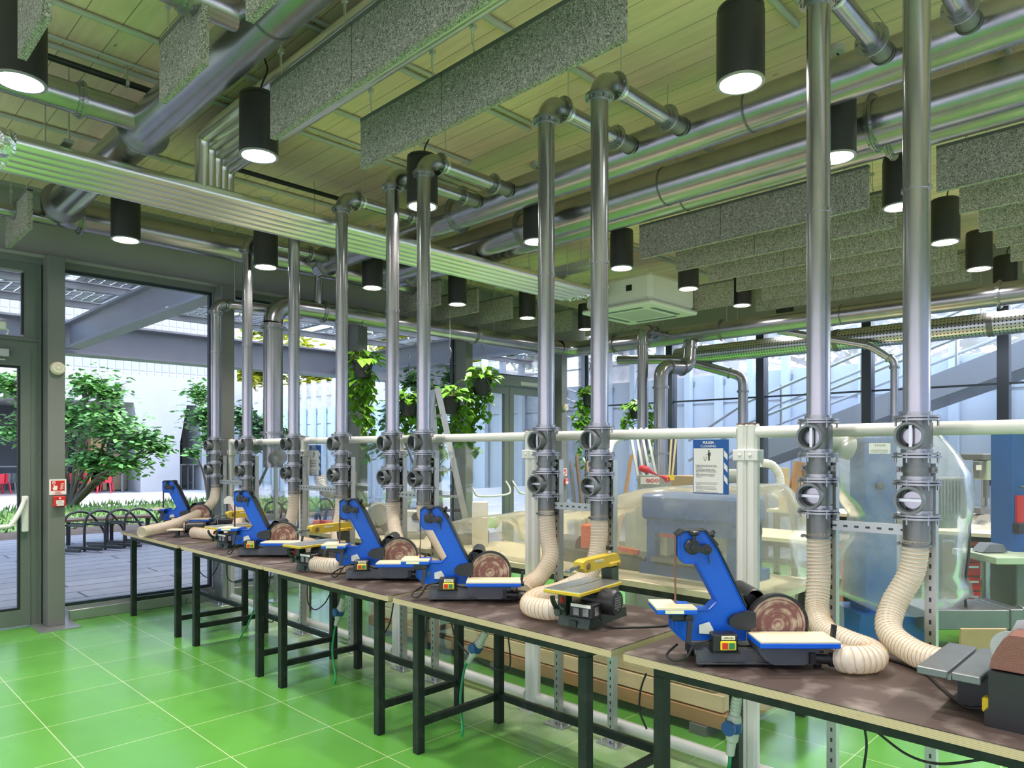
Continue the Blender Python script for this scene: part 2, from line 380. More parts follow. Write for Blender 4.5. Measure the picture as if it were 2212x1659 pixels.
MB().box((-.025, -.6, .17), (-.015, .51, 2.46)).build('pane', 'window_glass', lf)
b = MB(); b.box((-.02, .49, .17), (.02, .512, 2.46)); b.box((-.02, -.6, .17), (.02, .49, .19)); b.box((-.02, -.6, 2.44), (.02, .49, 2.46)); b.build('gasket', 'rubber', lf)
b = MB(); b.tube(spline([(.12, -.55, .965), (.12, .34, .965), (.12, .42, .985), (.105, .47, 1.06), (.09, .51, 1.14), (.08, .535, 1.21)], 6), .022, 10); b.box((.03, .515, .9), (.075, .57, 1.24), .01)
b.build('panic_bar', 'white_metal', lf)
b = MB(); b.box((.03, -.25, 2.53), (.08, .42, 2.61), .008); b.bar((.06, -.1, 2.51), (.1, .38, 2.5), .02, .012); b.build('door_closer', 'alu', lf)
b = MB(); b.box((.0, -.3, 2.78), (.07, .40, 2.86), .012); b.tube(spline([(.05, .35, 2.8), (.06, .41, 2.78), (.04, .40, 2.74)], 5), .006); b.build('sensor_housing', 'cream_white', d)
struct(MB().box((XW-.1, YB, 0), (XW, -.62, 3.5)).build('wall_left', 'wall_plain'))
# --- far facade along Y = 10.2
xs = [-7.85, -6.4, -4.83, -3.33, -1.79, -.2, 1.4, XR-.05]
for i, (x0, x1) in enumerate(zip(xs, xs[1:])):
    b = MB(); f = .05
    b.box((x0-.06, YF-.02, 0), (x0+.06, YF+.14, 3.5)); b.box((x0+.06, YF, 0), (x1-.06, YF+.08, .08)); b.box((x0+.06, YF, 3.42), (x1-.06, YF+.08, 3.5)); b.box((x0+.06, YF+.02, 2.46), (x1-.06, YF+.05, 2.485))
    o = struct(b.build('window_%d' % (6+i), 'mullion'), ['first', 'second', 'third', 'fourth', 'fifth', 'sixth', 'seventh'][i]+' facade window bay counted from the far room corner'); o['category'] = 'window'
    MB().box((x0+.06, YF+.03, .08), (x1-.06, YF+.04, 3.42)).build('pane', 'window_glass', o)
struct(MB().box((XW, YF-.02, 3.5), (XR, YF+.1, ZCEIL)).build('beam_far', 'beam_steel'), 'dark steel beam over the far facade glazing')
# conduits under the ceiling run across the boards
COND = [(-7.35, -2, 9.5, .013), (-6.35, -2, 3.9, .017), (-5.05, -2, 9, .017), (-4.95, -2, 9, .013), (-4.55, -2, 4.1, .017), (-3.75, -2, 4.0, .017), (-3.68, -2, 4.0, .013), (-2.95, -2, 8.5, .02), (-1.72, -2, 4.1, .02), (-1.62, -2, 4.1, .02), (-.9, 3.4, 8, .02)]
for i, (x, y0, y1, r) in enumerate(COND):
    b = MB(); b.cyl((x, y0, ZCEIL-r-.004), (x, y1, ZCEIL-r-.004), r, 10)
    y = y0+.4
    while y < y1: b.cyl((x, y, ZCEIL-r-.004), (x, y+.05, ZCEIL-r-.004), r*1.35, 10); y += 1.9
    o = b.build('ceiling_conduit', 'socket_grey'); struct(o)
    o['label'] = 'thin grey conduit fixed across the wooden ceiling boards'; o['category'] = 'conduit'; o['group'] = 'conduits on the ceiling'
# ================================================================ ducts
ORD = ['first', 'second', 'third', 'fourth', 'fifth', 'sixth', 'seventh', 'eighth', 'ninth', 'tenth']
def flange_on(parent, o, ax, r, w=.022, name='flange', bolts=8, ro=None):
    ro = ro or r+.035
    b = MB(); b.ring((0, 0, 0), ax, r, ro, w*.4); b.ring(Vector(ax)*(w*.45), ax, r, ro-.004, w*.35); b.ring(Vector(ax)*(-w*.6), ax, r, r+.012, w)
    a = Vector(ax).normalized(); u = Vector((0, 0, 1)) if abs(a.z) < .9 else Vector((1, 0, 0)); x = (u-a*u.dot(a)).normalized(); y = a.cross(x)
    for k in range(bolts):
        t = 2*PI*(k+.5)/bolts; p = (x*math.cos(t)+y*math.sin(t))*(ro-.011)
        b.cyl(p-a*w*.9, p+a*w*.9, .005, 6)
    return b.build(name, 'flange', parent, o)
def seam_on(parent, o, ax, r): return MB().ring((0, 0, 0), ax, r-.002, r+.005, .012, 28).build('seam_band', 'galv_dull', parent, o)
def rods_on(parent, pts, z1=ZCEIL):
    for p in pts:
        b = MB(); b.cyl((0, 0, 0), (0, 0, z1-p[2]), .005, 6); b.cyl((0, 0, z1-p[2]-.02), (0, 0, z1-p[2]), .018, 8)
        b.build('hanger_rod', 'zinc', parent, p)
def straight_duct(name, label, p, q, r, fl, seams, rods, cat='duct', capend=False):
    p, q = Vector(p), Vector(q); t = thing(name, label, cat, p); d = q-p; a = d.normalized()
    MB().cyl((0, 0, 0), d, r, 40).build('duct_body', 'galv', t)
    for s in fl: flange_on(t, a*s, a, r)
    for s in seams: seam_on(t, a*s, a, r)
    rods_on(t, [])
    for s in rods:
        c = p+a*s; b = MB(); b.cyl((0, 0, r), (0, 0, ZCEIL-c.z), .005, 6); b.build('hanger_band', 'zinc', t, a*s)
    return t
ZD = 3.78
XD5 = -7.3
def xat(px, Y): return atY(px, 500, Y).x
straight_duct('extraction_duct', 'upper galvanised extraction duct that the suction pipe branches run into', (XD5+.05, 4.2, ZD), (XR-.02, 4.2, ZD), .125, [.22, xat(990, 4.2)-XD5-.05], [5.2], [2.0, 4.6, 7.3])
straight_duct('extraction_duct', 'middle galvanised extraction duct, second from the vertical suction pipes', (XD5+.05, 4.92, ZD), (XR-.02, 4.92, ZD), .148, [.28, xat(1135, 4.92)-XD5-.05, xat(1890, 4.92)-XD5-.05], [xat(1440, 4.92)-XD5-.05], [1.6, 4.2, 6.2])
straight_duct('extraction_duct', 'lower slimmer extraction duct, furthest of the three parallel ducts', (XD5+.05, 5.32, 3.82), (XR-.02, 5.32, 3.82), .12, [.3, xat(1925, 5.32)-XD5-.05], [xat(1482, 5.32)-XD5-.05], [1.2, 4.0, 6.6])
t = straight_duct('extraction_duct', 'large diagonal extraction duct over the green floor, top left', (XD5+.14, 1.63, ZD), (XR-.02, 1.63, ZD), .125, [], [xat(560, 1.63)-XD5], [2.8, 5.5])
x4 = -XD5-.14
def branch(t, base, X, Y0, Y1, Z, r, fl):
    MB().cyl((0, 0, 0), (0, Y1-Y0, 0), r, 28).build('branch_pipe', 'galv', t, (X-base[0], Y0-base[1], Z-base[2]))
    for y in fl: flange_on(t, (X-base[0], y-base[1], Z-base[2]), (0, 1, 0), r, ro=r+.024)
xb = atY(325, 262, 1.63).x
B4 = (XD5+.14, 1.63, ZD)
branch(t, B4, xb, -1.8, 1.55, ZD+.01, .088, [1.23])
branch(t, B4, atY(520, 12, 1.5).x-.1, -1.8, 1.55, ZD+.01, .08, [1.28])
flange_on(t, (xb-.13-B4[0], 0, 0), (1, 0, 0), .125, ro=.165); flange_on(t, (.16, 0, 0), (1, 0, 0), .125, ro=.17)
# wall duct along the window wall with its elbow
t = thing('extraction_duct', 'extraction duct running just inside the window wall below the ceiling', 'duct', (XD5, 1.63, ZD))
b = MB(); b.tube(arc((.14, .14, 0), (0, -1, 0), (-1, 0, 0), .14, 0, PI/2, 8), .126, 36, caps=False); b.build('elbow', 'galv', t)
MB().cyl((0, .14, 0), (0, 3.95, 0), .126, 40).build('duct_body', 'galv', t)
flange_on(t, (0, .2, 0), (0, 1, 0), .126, ro=.165)
for y in (2.62, 3.4): seam_on(t, (0, y, 0), (0, 1, 0), .126)
for y in (1.4, 3.0): rods_on(t, [(0, y, .12)], ZCEIL-ZD)
b = MB(); b.cyl((.06, -1.9, -.09), (.06, .0, -.09), .055, 20); b.build('side_pipe', 'galv', t); flange_on(t, (.06, -.28, -.09), (0, 1, 0), .055, ro=.075)
# big dust main: vertical pipe, elbow, run along the window wall, elbow, run along the far facade
ZM = 3.3; XM = -7.4; YM = 3.74; YE = 8.87
t = thing('dust_main', 'big vertical galvanised dust pipe by the window turning into a long overhead run', 'duct', (XM, YM, 0))
MB().lathe([(.105, 1.48), (.105, 3.07)], seg=36).build('riser_pipe', 'galv', t)
MB().tube(arc((0, .21, 3.08), (0, -1, 0), (0, 0, 1), .21, 0, PI/2, 8), .105, 32, caps=False).build('elbow', 'galv', t)
MB().cyl((0, .21, ZM-.01), (0, YE-.25-YM, ZM-.01), .107, 36).build('duct_body', 'galv', t)
for z in (3.02, 1.86, 1.73): flange_on(t, (0, 0, z), (0, 0, 1), .105)
for y in (.24, .62, 3.0, 4.35): flange_on(t, (0, y, ZM-.01), (0, 1, 0), .107, ro=.13)
MB().tube(arc((.28, YE-.28-YM, ZM), (-1, 0, 0), (0, 1, 0), .28, 0, PI/2, 8), .118, 32, caps=False).build('elbow', 'galv', t)
MB().cyl((.28, YE-YM, ZM), (XR-.05-XM, YE-YM, ZM), .122, 40).build('duct_body', 'galv', t)
for px in (1330, 1560, 2160): flange_on(t, (atY(px, 700, YE).x-XM, YE-YM, ZM), (1, 0, 0), .122, ro=.15)
seam_on(t, (atY(1820, 690, YE).x-XM, YE-YM, ZM), (1, 0, 0), .122)
b = MB(); b.cyl((.08, -.02, 1.57), (.36, -.1, 1.60), .06, 20); 
for k in range(3): b.ring((.14+.07*k, -.035-.02*k, 1.577+.008*k), (.28, -.08, .03), .06, .085, .012, 20)
b.build('side_spigot', 'galv', t)
b = MB(); b.bar((.02, .02, 0), (.02, .02, 1.5), .04, .03); b.box((-.06, -.06, 0), (.1, .1, .01)); b.build('support_post', 'zinc', t)
rods_on(t, [(0, 1.6, ZM+.1), (0, 3.4, ZM+.1)]+[(atY(px, 700, YE).x-XM, YE-YM, ZM+.12) for px in (1570, 2000)])
def drop(label, top, pts, r, fl, gr=None):
    t = thing('drop_pipe', label, 'pipe', (0, 0, 0), group=gr); ps = [Vector(p) for p in pts]
    t.location = (ps[-1].x, ps[-1].y, 0); ps = [p-Vector(t.location) for p in ps]
    # rounded elbows
    out = [ps[0]]
    for a, c, d in zip(ps, ps[1:], ps[2:]):
        e = min(r*1.7, (a-c).length*.48, (d-c).length*.48); u = c+(a-c).normalized()*e; w = c+(d-c).normalized()*e
        for k in range(7): s = k/6; out.append(u*(1-s)**2+c*2*s*(1-s)+w*s*s)
    out.append(ps[-1]); MB().tube(out, r, 24, caps=False).build('pipe', 'galv', t)
    for i, s in fl:
        a, c = ps[i], ps[i+1]; flange_on(t, a+(c-a)*s, (c-a).normalized(), r, ro=r+.018, w=.018)
    return t
drop('galvanised drop pipe with a high elbow left of the big S-shaped pipe', 0, [(-5.6, YE-.1, 3.33), (-5.6, YE-.62, 3.33), (-5.6, YE-.62, 0)], .075, [(0, .45), (0, .75), (1, .06), (1, .62)])
q0 = atY(1490, 745, YE-.02)
drop('thick S-shaped drop pipe with two elbows hanging from the far duct', 0, [(q0.x, YE, 3.26), (q0.x, YE-.05, 2.82), (q0.x-.1, YE-.6, 2.80), (q0.x-.1, YE-.6, 0)], .095, [(0, .35), (1, .25), (1, .72), (2, .1), (2, .3), (2, .42)])
q1 = atY(1605, 800, 9.75)
drop('slim drop pipe reached by a sloping arm behind the S-shaped pipe', 0, [(q1.x-1.9, 9.3, 3.12), (q1.x-.9, 9.5, 3.06), (q1.x, 9.75, 2.75), (q1.x, 9.75, 0)], .07, [(1, .05), (1, .8), (2, .08)])
q2 = atY(1932, 790, 9.6)
drop('thin drop pipe with a bent arm on the right facade', 0, [(q2.x-1.2, YE+.1, 3.22), (q2.x-.25, 9.45, 2.98), (q2.x, 9.6, 2.78), (q2.x, 9.6, 0)], .045, [(0, .97), (1, .8), (2, .03), (2, .55)])
# perforated supply duct
def mat_perf():
    m, t, o = nt('perforated'); b = N(t, 'ShaderNodeBsdfPrincipled'); b.inputs['Metallic'].default_value = 1; b.inputs['Roughness'].default_value = .3
    tc = N(t, 'ShaderNodeTexCoord'); sp = N(t, 'ShaderNodeSeparateXYZ'); L(t, tc, 'Object', sp, 'Vector')
    at = N(t, 'ShaderNodeMath', operation='ARCTAN2'); L(t, sp, 'Z', at, 0); L(t, sp, 'Y', at, 1)
    mu = N(t, 'ShaderNodeMath', operation='MULTIPLY'); L(t, at, 'Value', mu, 0); mu.inputs[1].default_value = .135
    cb = N(t, 'ShaderNodeCombineXYZ'); L(t, sp, 'X', cb, 'X'); L(t, mu, 'Value', cb, 'Y')
    vo = N(t, 'ShaderNodeTexVoronoi'); vo.inputs['Scale'].default_value = 26; vo.inputs['Randomness'].default_value = 0; vo.voronoi_dimensions = '2D'; L(t, cb, 'Vector', vo, 'Vector')
    lt = N(t, 'ShaderNodeMath', operation='LESS_THAN'); L(t, vo, 'Distance', lt, 0); lt.inputs[1].default_value = .2
    mx = N(t, 'ShaderNodeMix', data_type='RGBA'); L(t, lt, 'Value', mx, 0); mx.inputs[6].default_value = (.6, .62, .64, 1); mx.inputs[7].default_value = (.02, .02, .02, 1); L(t, mx, 2, b, 'Base Color')
    L(t, b, 'BSDF', o, 'Surface'); MATS['perforated'] = m
mat_perf()
t = thing('supply_duct', 'perforated air supply duct along the far facade glazing', 'duct', (-5.9, 9.62, 3.11))
MB().cyl((0, 0, 0), (9, 0, 0), .135, 36).build('duct_body', 'perforated', t)
for s in (.25, 2.4, 4.1, 5.9): MB().ring((s, 0, 0), (1, 0, 0), .13, .145, .06, 32).build('joint_band', 'galv_dull', t)
rods_on(t, [(1, 0, .13), (4, 0, .13)], ZCEIL-3.11)
# ================================================================ suction pipes
PX = [-7.625, -6.874, -5.933, -5.137, -4.427, -4.05, -2.865, -2.463, -1.246, -.854]
YP = 3.2; RP = .05
def tee_valve(t, z0, z1, vert):
    """valve body with a round port to -Y, closing plate and lever"""
    o = MB().lathe([(RP+.003, z0), (RP+.003, z0+.03), (RP+.008, z0+.03), (RP+.008, z1-.02), (RP+.003, z1-.02), (RP+.003, z1)], seg=24).build('valve_body', 'galv_dull', t)
    zc = (z0+z1)/2
    b = MB(); b.lathe([(.044, 0), (.044, .062), (.056, .062), (.056, .088), (.046, .088), (.046, .03), (.0, .03)], (0, -.022, zc), (0, -1, 0), 24, caps=False)
    b.build('port', 'dark_port', o)
    b = MB(); b.lathe([(.034, 0), (.034, .006), (0, .006)], (0, -.052, zc), (0, -1, 0), 20, caps=False); b.build('closing_plate', 'galv', o)
    d = (.0, 0, 1) if vert else (1, 0, 0); d = Vector(d); c = Vector((0, -.075, zc))
    MB().bar(c-d*.043, c+d*.043, .012, .016, (0, 1, 0)).build('lever', 'zinc', o)
def pair_flange(t, z):
    b = MB(); b.ring((0, 0, z+.006), (0, 0, 1), RP, .085, .008, 28); b.ring((0, 0, z-.006), (0, 0, 1), RP, .088, .008, 28); b.ring((0, 0, z+.016), (0, 0, 1), RP, .058, .02, 24)
    for k in range(6):
        a = 2*PI*k/6+.3; b.cyl((.075*math.cos(a), .075*math.sin(a), z-.03), (.075*math.cos(a), .075*math.sin(a), z+.014), .0045, 6)
    b.build('flange', 'flange', t)
def suction_pipe(label, special=False):
    t = thing('suction_pipe', label, 'pipe', (0, YP, 0), group='galvanised suction pipes behind the workbenches')
    ze = 3.655 if not special else 3.17
    b = MB(); b.lathe([(RP, 1.80), (RP, ze)], seg=24, caps=False); b.build('riser_pipe', 'galv', t)
    MB().ring((0, 0, 2.72), (0, 0, 1), RP-.001, RP+.006, .014, 24).build('seam_bead', 'galv', t)
    MB().lathe([(RP, 1.29), (RP, 1.40)], seg=24, caps=False).build('lower_pipe', 'galv_dull', t); MB().lathe([(RP, 1.53), (RP, 1.65)], seg=24, caps=False).build('middle_pipe', 'galv_dull', t)
    tee_valve(t, 1.645, 1.795, True); tee_valve(t, 1.396, 1.533, False)
    for z in (1.792, 1.643, 1.533, 1.395): pair_flange(t, z)
    b = MB(); b.ring((0, 0, 1.585), (0, 0, 1), RP, RP+.004, .024, 24); b.box((-.075, -.004, 1.573), (-.05, .004, 1.597)); b.box((.05, -.004, 1.573), (.075, .004, 1.597))
    for x in (-.066, .066): b.cyl((x, -.014, 1.585), (x, .014, 1.585), .006, 8)
    b.build('pipe_clamp', 'galv_dull', t)
    if not special:
        MB().tube([(0, 0, 3.655)]+arc((0, .115, 3.655), (0, -1, 0), (0, 0, 1), .115, 0, PI/2, 9)+[(0, .13, 3.77)], .056, 24, caps=False).build('elbow', 'flange', t)
        MB().cyl((0, .12, 3.77), (0, .9, 3.77), .047, 24, caps=False).build('branch_pipe', 'galv', t)
        flange_on(t, (0, 0, 3.655), (0, 0, 1), .05, ro=.083, bolts=6); flange_on(t, (0, .145, 3.77), (0, 1, 0), .047, ro=.083, bolts=6)
        flange_on(t, (0, .69, 3.77), (0, 1, 0), .047, ro=.083, bolts=6)
        b = MB(); b.ring((0, .79, 3.77), (0, 1, 0), .047, .053, .16, 24); b.ring((0, .865, 3.77), (0, 1, 0), .047, .06, .012, 24); b.build('collar', 'galv_dull', t)
        b = MB(); b.ring((0, .205, 3.77), (0, 1, 0), .047, .051, .024); b.cyl((0, .205, 3.82), (0, .205, ZCEIL), .004, 6); b.build('hanger_rod', 'zinc', t)
    else:
        MB().tube([(0, 0, 3.16)]+arc((0, .09, 3.16), (0, -1, 0), (0, 0, 1), .09, 0, PI/2, 8), .054, 24, caps=False).build('elbow', 'flange', t)
        MB().tube([(0, .09, 3.25), (.1, .5, 3.25), (.2, .95, 3.25), (.24, 1.05, 3.27), (.26, 1.07, 3.33), (.27, 1.08, 3.66)], .047, 20, caps=False).build('branch_pipe', 'galv', t)
        flange_on(t, (0, 0, 3.15), (0, 0, 1), .05, ro=.078, bolts=6); flange_on(t, (.01, .12, 3.25), (0, 1, 0), .047, ro=.078, bolts=6); flange_on(t, (.19, .9, 3.25), (.2, 1, 0), .047, ro=.078, bolts=6)
        rods_on(t, [(.02, .2, 3.29)])
    return t
PL = ['suction pipe with an elbow below the beam, nearest the window column', 'suction pipe right beside the partition end post, second from the window',
 'left suction pipe of the pair behind the second workbench', 'right suction pipe of the pair behind the third workbench, before the first hanging plant',
 'left suction pipe of the closest set pair behind the third workbench', 'right suction pipe of the closest set pair, standing in front of the stepladder',
 'left suction pipe of the pair behind the fourth workbench', 'right suction pipe of the pair behind the yellow fret saw on the fourth bench',
 'left suction pipe of the pair in front of the plastic wrapped column machine', 'rightmost suction pipe, in front of the plastic wrapped column machine']
p0 = suction_pipe(PL[0], True); p0.location.x = PX[0]
pp = suction_pipe(PL[1]); pp.location.x = PX[1]
tree = gather(pp)
PIPES = [p0, pp]
for x, l in zip(PX[2:], PL[2:]): PIPES.append(dup(pp, None, l, (x, YP, 0), 0, tree))
# ================================================================ pendant lamps
emis('lamp_light', (1, .98, .94), 30)
def make_lamp():
    t = thing('pendant_lamp', 'x', 'lamp', (0, 0, 0), group='black cylinder pendant lamps')
    MB().lathe([(.0, .375), (.106, .375), (.112, .369), (.112, .352), (.108, .350), (.108, .342), (.115, .340), (.115, .004), (.112, 0), (.100, 0), (.096, .018), (.096, .05), (0, .05)], seg=36, caps=False).build('housing', 'lamp_black', t)
    MB().ring((0, 0, .003), (0, 0, 1), .100, .1155, .008, 36).build('trim_ring', 'alu', t)
    MB().lathe([(.0955, 0), (0, 0)], (0, 0, .020), (0, 0, 1), 32, False, False).build('lens', 'lamp_light', t)
    h = ZCEIL-3.474
    MB().tube(spline([(.015, 0, .37), (.02, .01, .44), (.05, .03, .52), (.03, .02, .60), (0, 0, h-.03)], 5), .006, 8).build('cable', 'rubber', t)
    MB().cyl((-.02, 0, .37), (-.02, 0, h), .0015, 5).build('suspension_wire', 'zinc', t)
    MB().lathe([(.05, h), (.05, h-.035), (0, h-.04)], seg=20, caps=False).build('ceiling_rose', 'socket_grey', t)
    return t
LX = [-1.66, -4.18, -6.66]; LY = [.79, 2.02, 3.29, 4.54, 5.79, 7.05, 8.32, 9.57]
LAMPS = [(0, 2, 'large pendant lamp before the upper extraction duct, nearest the camera'), (0, 3, 'pendant lamp hanging in the gap between upper and middle ducts, half behind a suction pipe'),
 (0, 4, 'pendant lamp partly covered by the rightmost suction pipe, below the ducts'), (0, 5, 'pendant lamp hanging just right of the rightmost suction pipe'),
 (0, 6, 'pendant lamp fully visible between rows of acoustic baffles, far right'), (0, 7, 'pendant lamp whose lower end is hidden by the overhead dust main, far right'),
 (1, 0, 'pendant lamp cut by the left frame edge, behind a short baffle'), (1, 1, 'pendant lamp beside the left end of the long upper baffle'),
 (1, 2, 'pendant lamp overlapped by a suction pipe elbow under the long baffle'), (1, 3, 'pendant lamp below the upper duct, between two pairs of suction pipes'),
 (1, 4, 'pendant lamp hanging above the ceiling air conditioner'), (1, 5, 'pendant lamp at the right corner of the air conditioner'), (1, 6, 'small pendant lamp under the third baffle row, right of the air conditioner'), (1, 7, 'small unlit-looking pendant lamp behind baffles above the dust main'),
 (2, 1, 'pendant lamp in front of the window beam, under the pipe tray'), (2, 2, 'pendant lamp at the elbow of the second suction pipe'),
 (2, 3, 'pendant lamp before the junction of the extraction ducts, over the first hanging plant'), (2, 4, 'pendant lamp in front of the short baffles, under the pipe tray'), (2, 5, 'small pendant lamp between the short baffles and the seventh suction pipe'), (2, 6, 'small pendant lamp half hidden behind the eighth suction pipe')]
l0 = make_lamp(); tree = gather(l0)
for k, (i, j, lab) in enumerate(LAMPS):
    p = (LX[i], LY[j], 3.474)
    if k == 0: l0.location = p; l0['label'] = lab; l = l0
    else: l = dup(l0, None, lab, p, 0, tree)
def light_at(x, y, nm='lamp_spot', e=60):
    ld = bpy.data.lights.new(nm, 'SPOT'); ld.energy = e; ld.spot_size = R(112); ld.spot_blend = .75; ld.shadow_soft_size = .09; ld.color = (1, .92, .87)
    lo = bpy.data.objects.new(nm, ld); COL.objects.link(lo); lo.location = (x, y, 3.45)
for x in LX+[.86]:
    for y in [-.5]+LY:
        light_at(x, y, e=LAMP_W)
# ================================================================ acoustic baffles
def mat_woodwool():
    m, t, o = nt('wood_wool'); b = N(t, 'ShaderNodeBsdfPrincipled'); b.inputs['Roughness'].default_value = .9
    tc = N(t, 'ShaderNodeTexCoord')
    nz = N(t, 'ShaderNodeTexNoise'); nz.inputs['Scale'].default_value = 42; nz.inputs['Detail'].default_value = 2; nz.inputs['Distortion'].default_value = 3.5; L(t, tc, 'Object', nz, 'Vector')
    wv = N(t, 'ShaderNodeTexVoronoi'); wv.feature = 'DISTANCE_TO_EDGE'; wv.inputs['Scale'].default_value = 55
    mp = N(t, 'ShaderNodeMix', data_type='VECTOR'); mp.inputs[0].default_value = .08; L(t, tc, 'Object', mp, 4); L(t, nz, 'Color', mp, 5); L(t, mp, 1, wv, 'Vector')
    rp = N(t, 'ShaderNodeValToRGB'); e = rp.color_ramp.elements; e[0].position = .02; e[0].color = (.20, .20, .15, 1); e[1].position = .16; e[1].color = (.72, .69, .57, 1); L(t, wv, 'Distance', rp, 'Fac')
    r2 = N(t, 'ShaderNodeValToRGB'); e = r2.color_ramp.elements; e[0].position = .42; e[0].color = (.14, .15, .11, 1); e[1].position = .56; e[1].color = (1, 1, 1, 1); L(t, nz, 'Fac', r2, 'Fac')
    mx = N(t, 'ShaderNodeMix', data_type='RGBA', blend_type='MULTIPLY'); mx.inputs[0].default_value = .75; L(t, rp, 'Color', mx, 6); L(t, r2, 'Color', mx, 7)
    L(t, mx, 2, b, 'Base Color')
    bp = N(t, 'ShaderNodeBump'); bp.inputs['Strength'].default_value = .7; bp.inputs['Distance'].default_value = .006; L(t, nz, 'Fac', bp, 'Height'); L(t, bp, 'Normal', b, 'Normal')
    L(t, b, 'BSDF', o, 'Surface'); MATS['wood_wool'] = m
mat_woodwool()
def baffle(Y, x0, x1, label, grp='wood wool acoustic baffles', hz=(.15, .85)):
    t = thing('acoustic_baffle', label, 'acoustic panel', (x0, Y, 3.46), group=grp); w = x1-x0
    MB().box((.003, -.018, 0), (w-.003, .018, .305)).build('panel', 'wood_wool', t)
    MB().box((.003, -.021, .297), (w-.003, .021, .318)).build('top_rail', 'steel_dark', t)
    for s in hz:
        h = ZCEIL-3.46
        b = MB(); b.cyl((w*s, 0, .315), (w*s, 0, h), .0035, 6); b.box((w*s-.02, -.012, .46), (w*s+.012, .012, .485)); b.tube([(w*s-.014, 0, .56), (w*s-.014, 0, .40), (w*s+.012, 0, .33)], .003, 5)
        b.build('hanger', 'zinc', t)
    return t
baffle(.745, -3.9, -3.45, 'short wood wool baffle covering the lamp in the top left corner')
baffle(1.35, -7.62, -6.78, 'wood wool baffle alone at the left edge in front of the dark beam')
baffle(1.35, -3.87, -3.33, 'short wood wool baffle hanging in front of the diagonal duct')
baffle(1.35, -2.88, -2.2, 'wood wool baffle corner peeking in at the top edge, over the diagonal duct')
baffle(1.955, -3.87, -3.02, 'long baffle row beside a lamp, its left panel', hz=(.12, .9))
baffle(1.955, -3.02, -1.82, 'long baffle row touching the top edge of the photo, its right panel')
baffle(2.565, -3.87, -3.065, 'lowest long baffle over the suction pipe elbows, small left panel', hz=(.12, .88))
baffle(2.565, -3.065, -1.83, 'lowest long baffle over the suction pipe elbows, big right panel', hz=(.2, .8))
rows = [5.6, 6.23, 6.86, 7.5, 8.14]
for i, Y in enumerate(rows):
    baffle(Y, -3.83, -3.0, 'left panel of the %s baffle row beyond the ducts, middle bank' % ORD[i]); baffle(Y, -3.0, -1.81, 'right panel of the %s baffle row beyond the ducts, middle bank' % ORD[i])
    baffle(Y, -1.37, -.2, 'right bank baffle in the %s row beyond the ducts' % ORD[i])
    baffle(Y, -7.6, -6.76, 'short baffle by the window wall, %s beyond the ducts' % ORD[i])
baffle(8.14, -4.88, -4.2, 'baffle just right of the air conditioner, left panel'); 
baffle(8.75, -4.2, -3.0, 'back row baffle half hidden behind the dust main, left panel'); baffle(8.75, -3.0, -1.81, 'back row baffle half hidden behind the dust main, middle panel'); baffle(8.75, -1.37, -.2, 'back row baffle half hidden behind the dust main, right panel'); baffle(8.75, -7.0, -5.6, 'back row baffle behind the air conditioner')
# ================================================================ pipe tray, riser bundle, air conditioner
t = thing('insulated_pipe_run', 'flat bundle of five foil clad pipes crossing under the ceiling to the air conditioner', 'pipe bundle', (-5.53, 0, 3.58))
for k in range(5):
    x = -.235+k*.1175
    MB().cyl((x, .95, 0), (x, 6.75, 0), .050, 20).build('clad_pipe', 'tray', t)
yr = 2.12; Zt = 3.97
for k in range(5):
    x = .235-k*.1175; y = yr+.1*k; zt = Zt-3.58-.0
    MB().tube([(x, y, .02), (x, y, zt-.1), (x+.01, y, zt-.03), (x+.04, y, zt), (x+.1, y, zt+.004), (6.5, y, zt+.004)], .048, 16).build('riser_pipe', 'tray', t)
b = MB(); b.box((-.31, -.03, .06), (.31, .03, .08)); b.cyl((-.3, 0, .06), (-.3, 0, .58), .005, 6); b.cyl((.3, 0, .06), (.3, 0, .58), .005, 6)
for y in (1.25, 4.2, 6.2): o = MB(); o.v = b.v[:]; o.f = b.f; o.mi = b.mi; o.sm = b.sm; o.build('support_bracket', 'zinc', t, (0, y, 0))
def crumple(pts, r, seg=12, amp=.3, seed=1):
    b = MB(); b.tube(pts, r, seg); rnd = random.Random(seed); n = len(pts); 
    for i in range(n*seg):
        c = Vector(pts[i//seg]); b.v[i] = c+(b.v[i]-c)*(1+rnd.uniform(-amp, amp))
    for i in range(len(b.sm)): b.sm[i] = False
    return b
for k in range(5):
    x = -.235+k*.1175
    crumple(even(spline([(x, .98, 0), (x*.8, .6, .01), (x*.9, .2, .03)], 12), .03), .06, seed=k).build('foil_wrap', 'foil', t)
for k in range(4):
    x = -.2+k*.13
    crumple(even(spline([(x, 6.72, 0), (x*.8, 6.85, .02), (x*.6+.05, 7.1, .1)], 12), .03), .055, seed=k+9).build('foil_wrap', 'foil', t)
t = thing('air_conditioner', 'white ceiling cassette air conditioner at the end of the pipe bundle', 'air conditioner', (-5.22, 7.62, 3.4))
b = MB(); b.box((-.50, -.50, .05), (.50, .50, .40), .05); b.build('housing', 'ac_white', t)
MB().box((-.53, -.53, 0), (.53, .53, .055), .02).build('fascia', 'ac_white', t)
b = MB(); b.box((-.27, -.27, -.006), (.27, .27, .0)); b.build('grille', 'socket_grey', t)
for sx, sy in ((0, -1), (0, 1), (1, 0), (-1, 0)):
    cx, cy = sx*.38, sy*.38; w, h = (.30, .028) if sx == 0 else (.028, .30)
    MB().box((cx-w, cy-h, -.004), (cx+w, cy+h, .004)).build('air_slot', 'steel_dark', t)
rods_on(t, [(sx*.4, sy*.4, .36) for sx in (-1, 1) for sy in (-1, 1)], ZCEIL-3.4)
MB().box((.15, -.508, .2), (.23, -.498, .27)).build('pipe_port', 'rubber', t)
